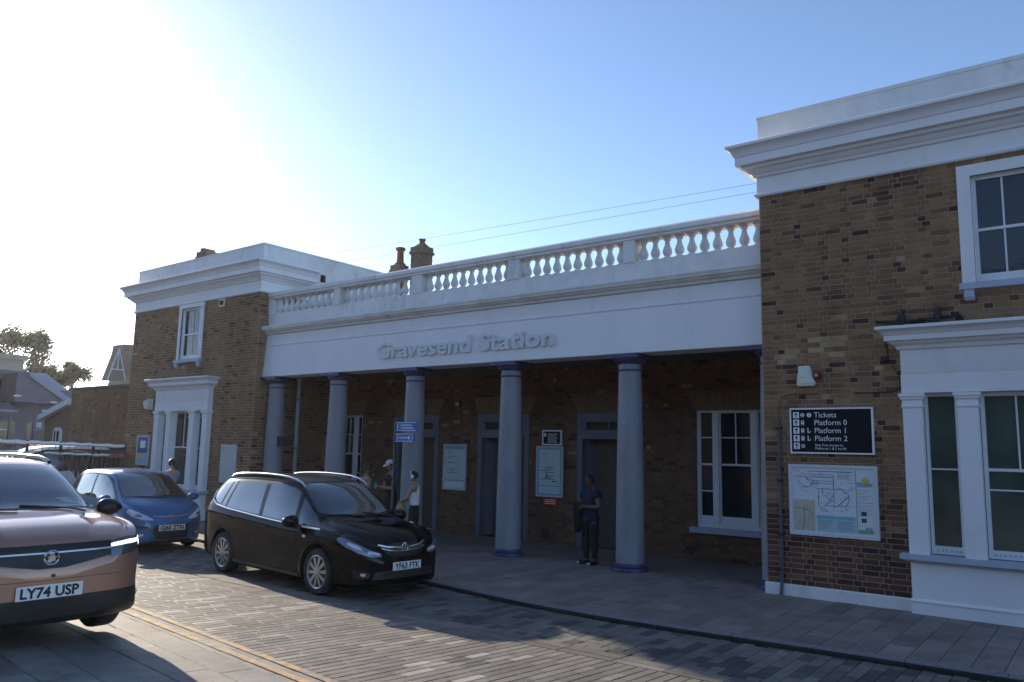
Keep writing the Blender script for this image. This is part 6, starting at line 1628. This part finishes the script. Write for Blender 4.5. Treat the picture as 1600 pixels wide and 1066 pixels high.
def person(label, loc, facing, H, P_, skin, top, trousers, hair, shoes, turn=0.0, tilt=0.0, sleeve='none', hairstyle='short', hands=None, top_low='pelvis', headoff=(0, .012), bulk=1.0):
    t = thing('person', label, 'person', loc, facing); t.scale = (H, H, H)
    J, Ed = P_
    J = {k_: (v_[0], tuple(q*bulk for q in v_[1]) if isinstance(v_[1], tuple) else v_[1]*(1 if k_[:2] in ('ne', 'na', 'wr', 'an', 'to') else (sqrt(bulk) if k_[:2] in ('hp', 'kn', 'ca', 'el') else bulk))) for k_, v_ in J.items()}
    b = MB(); mesh_into(b, skinmesh((J, Ed)))
    hc = J['nape'][0]+Vector((headoff[0], headoff[1]+0.004, 0.058))
    PH, R = head(b, hc, turn, tilt)
    hands = hands or {}
    for s_, sd in (('l', -1), ('r', 1)):
        d = (J['wr'+s_][0]-J['el'+s_][0]).normalized(); hv = hands.get(s_, {})
        hand(b, J['wr'+s_][0], hv.get('d', d), hv.get('n', (-sd*0.8, 0.4, 0)), sd, hv.get('curl', 0.6))
    b.build('body', [skin, EYE, mat('lips', (0.30, 0.12, 0.10), 0.5)], t, smooth=60, local=True)
    def grow(names, edges, dr, nm, m, ends=None):
        JJ = {n: (J[n][0].copy(), (tuple(q+dr for q in J[n][1]) if isinstance(J[n][1], tuple) else J[n][1]+dr)) for n in names}
        for n, (a, c, q) in (ends or {}).items():
            p = J[a][0].lerp(J[c][0], q); JJ[n] = (p, 0.040 if n == 'collar' else 0.5*((J[a][1] if not isinstance(J[a][1], tuple) else J[a][1][0])+(J[c][1] if not isinstance(J[c][1], tuple) else J[c][1][0]))+dr)
        bb = MB(); mesh_into(bb, skinmesh((JJ, edges)))
        for i_, p in enumerate(bb.v):
            p = Vector(p); q_ = p*26+Vector(loc)
            bb.v[i_] = tuple(p+Vector((noise.noise(q_), noise.noise(q_+Vector((9, 3, 1))), 0.4*noise.noise(q_+Vector((2, 8, 5)))))*0.0065)
        return bb.build(nm, m, t, smooth=60, local=True)
    nm = ['pelvis', 'waist', 'chest', 'upper'] if top_low in ('pelvis', 'hip') else ['waist', 'chest', 'upper']
    ed = [(a, c) for a, c in zip(nm, nm[1:])]; ends = {}
    J['hem'] = (Vector((0, 0, .455)), (.096*bulk, .070*bulk))
    if top_low == 'pelvis': ends['hem'] = ('pelvis', 'pelvis', 0)
    if sleeve != 'none': ends['collar'] = ('upper', 'neck', 0.62); ed.append(('upper', 'collar'))
    for s_ in 'lr':
        if sleeve == 'long': nm += ['sh'+s_, 'el'+s_, 'wr'+s_]; ed += [('upper', 'sh'+s_), ('sh'+s_, 'el'+s_), ('el'+s_, 'wr'+s_)]
        elif sleeve == 'short': nm += ['sh'+s_]; ends['m'+s_] = ('sh'+s_, 'el'+s_, 0.6); ed += [('upper', 'sh'+s_), ('sh'+s_, 'm'+s_)]
        else: ends['m'+s_] = ('upper', 'sh'+s_, 0.62); ed += [('upper', 'm'+s_)]
    if top_low == 'pelvis': del ends['hem']; nm = ['hem']+nm; ed = [('hem', 'pelvis')]+ed
    grow(nm, ed, .011, 'top', top, ends)
    nm = ['waist', 'pelvis']; ed = [('waist', 'pelvis')]
    for s_ in 'lr': nm += ['hp'+s_, 'kn'+s_, 'ca'+s_, 'an'+s_]; ed += [('pelvis', 'hp'+s_), ('hp'+s_, 'kn'+s_), ('kn'+s_, 'ca'+s_), ('ca'+s_, 'an'+s_)]
    grow(nm, ed, .009, 'trousers', trousers)
    for s_ in 'lr':
        a, c = J['an'+s_][0], J['to'+s_][0]; d = (c-a); d.z = 0; d.normalize(); bb = MB()
        pts = [a-d*0.03+Vector((0, 0, -a.z+.022)), a+Vector((0, 0, -a.z+.026)), c+Vector((0, 0, -c.z+.02)), c+d*0.035+Vector((0, 0, -c.z+.015))]
        bb.tube(pts, [.022, .028, .026, .014], 10); 
        for v in range(len(bb.v)):
            p = bb.v[v]; bb.v[v] = (p[0], p[1], max(0.0, p[2]))
        bb.build('shoe', shoes, t, smooth=60, local=True)
    if hair:
        bb = MB(); n, m = 18, 10; vs = []
        for j in range(m+1):
            th = pi*0.66*j/m
            for i in range(n):
                ph = 2*pi*i/n; x, y, z = sin(th)*sin(ph), sin(th)*cos(ph), cos(th)
                rr = 1.12+0.05*noise.noise(Vector((x*4, y*4, z*4))); cut = 0.0
                zz = z
                if y > 0.35: zz = max(z, 0.42)
                vs.append(PH(.047*x*rr, .055*y*rr-.004, .066*zz*rr))
        bb.add(vs, [(j*n+i, (j+1)*n+i, (j+1)*n+(i+1) % n, j*n+(i+1) % n) for j in range(m) for i in range(n)])
        if hairstyle == 'bun':
            c = PH(0, -.058, .055); bb.ball(tuple(c), .03, .03, .028, 12, 8)
        if hairstyle == 'ponytail':
            bb.tube([PH(0, -.055, .02), PH(0, -.085, 0.0), PH(.004, -.088, -.05), PH(.006, -.075, -.10)], [.018, .024, .02, .006], 9)
        if hairstyle == 'long':
            bb.tube([PH(0, -.045, .0), PH(0, -.056, -.05), PH(0.004, -.05, -.11), PH(0, -.046, -.17)], [.035, .036, .03, .012], 10)
        bb.build('hair', hair, t, smooth=60, local=True)
    return t, J, PH, R

def stand(dx=0.0): return {'l': ((-.058, 0, .50), (-.062, .008, .285), (-.066, -.01, .045), (-.075, .07, .018)), 'r': ((.058, 0, .50), (.062, .012, .285), (.066, 0.0, .045), (.078, .08, .018))}
def arms_down(): return {'l': ((-.110, -.01, .795), (-.135, -.015, .63), (-.140, .035, .485)), 'r': ((.110, -.01, .795), (.135, -.015, .63), (.140, .035, .485))}
SKA = skinm('brown_skin', (0.15, 0.075, 0.045)); SKB = skinm('tan_skin', (0.36, 0.20, 0.13)); SKC = skinm('light_skin', (0.48, 0.30, 0.22))
HAIRK = mat('black_hair', (0.012, 0.010, 0.009), 0.5, bump=0.5, bs=90); HAIRB = mat('dark_brown_hair', (0.03, 0.018, 0.012), 0.5, bump=0.5, bs=90)
SHOEK = mat('black_shoe', (0.015, 0.015, 0.016), 0.5); SHOEW = mat('white_shoe', (0.6, 0.6, 0.6), 0.5)
BLK = cloth('black_cloth', (0.012, 0.012, 0.014))
def look(dx, dy): return atan2(-dx, dy)

# woman with white headphones and beige bag, head bowed, facing the street left
arms = {'l': ((-.105, 0, .79), (-.125, .055, .655), (-.045, .165, .61)), 'r': ((.105, 0, .79), (.13, .045, .65), (.05, .165, .605))}
hp_, J, PH, R = person('woman in white sleeveless top with white headphones beside the third column', (-7.28, -0.25, 0), look(-0.93, -0.38), 1.60, pose(arms, stand()), SKB, cloth('white_top', (0.72, 0.71, 0.70)), BLK, HAIRK, SHOEK, tilt=0.42, hairstyle='short', top_low='hip', hands={'l': {'d': (.3, .6, -.75), 'n': (.8, .2, .4), 'curl': 1.2}, 'r': {'d': (-.3, .6, -.75), 'n': (-.8, .2, .4), 'curl': 1.2}})
b = MB(); arc = []
for i in range(17):
    a = pi*(i/16); arc.append(PH(.057*cos(a), .004, .0+.081*sin(a)))
b.tube(arc, .0065, 8)
for sd in (-1, 1):
    c = PH(sd*.053, .002, -.004); b.ball(tuple(c), .017, .024, .028, 12, 8)
b.build('headphones', mat('white_plastic', (0.75, 0.75, 0.76), 0.35), hp_, smooth=60, local=True)
# bag held in front of her: root matrix
def world_of(root, p): return Matrix.Translation(root.location) @ Matrix.Rotation(root.rotation_euler.z, 4, 'Z') @ (Vector(p)*root.scale.x)
c = world_of(hp_, (0.0, .19, .475))
bag = thing('handbag', 'large beige tote bag held by woman with headphones', 'bag', (c.x, c.y, c.z), hp_.rotation_euler.z)
CANV = mat('beige_canvas', (0.42, 0.33, 0.20), 0.9, var=0.12, vs=9, bump=0.5)
b = MB(); n = 20; rings = []
for (z, w_, d_) in ((-.17, .17, .05), (-.165, .20, .07), (-.05, .215, .085), (.08, .205, .07), (.15, .185, .035), (.16, .18, .025)):
    rings.append([(w_*cos(2*pi*i/n)*(1 if abs(cos(2*pi*i/n)) < .6 else 1.0), d_*sin(2*pi*i/n)+0.01*noise.noise(Vector((i, z*9, 1))), z) for i in range(n)])
b.add([p for rg in rings for p in rg], [(j*n+i, j*n+(i+1) % n, (j+1)*n+(i+1) % n, (j+1)*n+i) for j in range(5) for i in range(n)]+[tuple(range(n))[::-1], tuple(range(5*n, 6*n))]); b.build('bag_body', CANV, bag, smooth=60, local=True)
for sd in (-1, 1):
    b = MB(); b.tube([(-.09, sd*.03, .12), (-.085, sd*.025, .17), (-.03, sd*.012, .20), (.03, sd*.012, .20), (.085, sd*.025, .17), (.09, sd*.03, .12)], .009, 7); b.build('strap', CANV, bag, smooth=60, local=True)

# man in black with white cap looking down at a phone with teal case
arms = {'l': ((-.11, 0, .795), (-.14, .03, .645), (-.055, .14, .66)), 'r': ((.11, 0, .795), (.14, .03, .645), (.04, .15, .665))}
m_, J, PH, R = person('person in black with white cap holding a teal cup, standing left of third column', (-8.78, 0.5, 0), look(-0.35, -0.9), 1.80, pose(arms, stand()), SKB, BLK, BLK, HAIRK, SHOEK, tilt=0.25, turn=0.25, sleeve='short', bulk=1.1, hands={'l': {'d': (.5, .8, .1), 'n': (.6, 0, .8), 'curl': 1.0}, 'r': {'d': (-.5, .8, .1), 'n': (-.6, 0, .8), 'curl': 1.0}})
b = MB(); n = 16; vs = []
for j in range(7):
    th = pi*0.5*j/6
    for i in range(n): ph = 2*pi*i/n; vs.append(PH(.051*sin(th)*sin(ph), .059*sin(th)*cos(ph)-.003, .02+.056*cos(th)))
b.add(vs, [(j*n+i, (j+1)*n+i, (j+1)*n+(i+1) % n, j*n+(i+1) % n) for j in range(6) for i in range(n)])
b.add([PH(-.036, .045, .025), PH(.036, .045, .025), PH(.028, .092, .012), PH(0, .102, .01), PH(-.028, .092, .012), PH(-.036, .045, .02), PH(.036, .045, .02), PH(.028, .092, .007), PH(0, .102, .005), PH(-.028, .092, .007)], [(0, 1, 2, 3, 4), (9, 8, 7, 6, 5), (0, 5, 6, 1), (1, 6, 7, 2), (2, 7, 8, 3), (3, 8, 9, 4), (4, 9, 5, 0)])
b.build('cap', cloth('white_cap', (0.62, 0.62, 0.62)), m_, smooth=50, local=True)
c = world_of(m_, (0, .205, .68))
cup = thing('cup', 'teal takeaway cup in the hands of person with white cap', 'cup', (c.x, c.y, c.z), m_.rotation_euler.z)
b = MB(); b.lathe([(0.0, -.07), (.03, -.07), (.042, .06), (.0, .06)], n=18); b.build('cup_body', mat('teal_card', (0.08, 0.36, 0.36), 0.5), cup, smooth=40, local=True)
b = MB(); b.lathe([(.045, .055), (.045, .068), (.038, .075), (0, .076)], n=18); b.build('lid', BLKPL, cup, smooth=40, local=True)

# woman with bare tanned shoulders and hair bun, seen from behind over the black car roof
person('woman with bare shoulders, dark hair in a bun, standing left in the portico', (-9.55, 0.45, 0), look(0.3, 0.95), 1.70, pose(arms_down(), stand()), SKB, cloth('tan_top', (0.26, 0.17, 0.12)), BLK, HAIRB, SHOEK, turn=0.7, tilt=0.1, hairstyle='bun')

# person in navy top in front of the third doorway, hands together
arms = {'l': ((-.11, 0, .795), (-.15, .02, .64), (-.06, .12, .645)), 'r': ((.11, 0, .795), (.15, .03, .64), (.03, .13, .625))}
p_, J, PH, R = person('person in navy top and black trousers standing before the third portico doorway', (-3.52, 0.62, 0), look(-0.25, -0.97), 1.65, pose(arms, stand()), SKA, cloth('navy_top', (0.011, 0.021, 0.045)), BLK, HAIRK, SHOEK, tilt=0.3, turn=0.35, sleeve='short', bulk=1.34, hands={'l': {'d': (.7, .6, .1), 'n': (.4, 0, .9), 'curl': 0.9}, 'r': {'d': (-.7, .6, .1), 'n': (-.4, 0, .9), 'curl': 0.9}})
for s_ in (-1, 1):
    b = MB(); b.ball((s_*.082, .108, .018), .016, .022, .014, 10, 6); b.build('shoe_toe', SHOEW, p_, smooth=60, local=True)
c = world_of(p_, (.125, .085, .53))
jk = thing('jacket', 'dark jacket draped over the arm of person in navy top', 'jacket', (c.x, c.y, c.z), p_.rotation_euler.z)
b = MB(); rings = []
n = 16
for (z, w_, d_) in ((.24, .02, .05), (.235, .07, .085), (.1, .085, .09), (-.1, .08, .08), (-.26, .06, .07), (-.30, .03, .05)):
    rings.append([(w_*cos(2*pi*i/n)*(1+0.15*sin(5*i)), d_*sin(2*pi*i/n)*(1+0.12*cos(4*i+z*9)), z+0.015*sin(3*i)) for i in range(n)])
b.add([p for rg in rings for p in rg], [(j*n+i, j*n+(i+1) % n, (j+1)*n+(i+1) % n, (j+1)*n+i) for j in range(5) for i in range(n)]+[tuple(range(n))[::-1], tuple(range(5*n, 6*n))]); b.build('jacket_cloth', BLK, jk, smooth=70, local=True)

# woman in pale blue blouse walking left by the far bay
arms = {'l': ((-.105, 0, .79), (-.12, .06, .65), (-.09, .19, .70)), 'r': ((.105, 0, .79), (.12, .07, .65), (.08, .20, .69))}
person('woman in pale blue blouse with dark ponytail, walking behind the blue car', (-15.25, -1.15, 0), look(-0.97, -0.1), 1.66, pose(arms, {'l': ((-.055, 0, .50), (-.055, .07, .29), (-.055, .06, .045), (-.055, .15, .018)), 'r': ((.055, 0, .50), (.055, -.01, .285), (.055, -.09, .055), (.055, -.01, .02))}), SKC, cloth('pale_blue_blouse', (0.30, 0.36, 0.60)), cloth('grey_trousers', (0.08, 0.085, 0.11)), HAIRB, SHOEK, sleeve='long', hairstyle='ponytail', tilt=0.1, hands={'l': {'curl': 0.8}, 'r': {'curl': 0.8}})

# ------------------------------------------------------------------ added stand-in for lens veiling glare: thin haze in the air
hz = MB(); hz.box(-620, 620, -620, 620, -1.4, 15.2)
hm = bpy.data.materials.new('glare_haze'); hm.use_nodes = True; ht = hm.node_tree
ht.nodes.remove(ht.nodes['Principled BSDF']); pv_ = ht.nodes.new('ShaderNodeVolumePrincipled')
pv_.inputs['Density'].default_value = 0.00025; pv_.inputs['Color'].default_value = (0.92, 0.93, 0.95, 1); pv_.inputs['Anisotropy'].default_value = 0.6
ht.links.new(pv_.outputs[0], ht.nodes['Material Output'].inputs['Volume'])
ho = hz.build('glare_haze', hm); ho['kind'] = 'stuff'

# repeats of one kind share a group
GR = {'tree': 'trees beyond the far buildings', 'chimney': 'chimneys above the station roofs', 'overhead_wire': 'thin wires across the sky', 'iron_bracket': 'iron brackets above the right bay window',
      'poster_board': 'framed posters on the station walls', 'station_wing': 'brick wings at both ends of the station', 'person': 'people waiting outside the station', 'hatchback': 'cars parked along the street'}
for o in list(COL.objects):
    base = o.name.split('.')[0]
    if o.parent is None and base in GR and o.get('category'): o['group'] = GR[base]
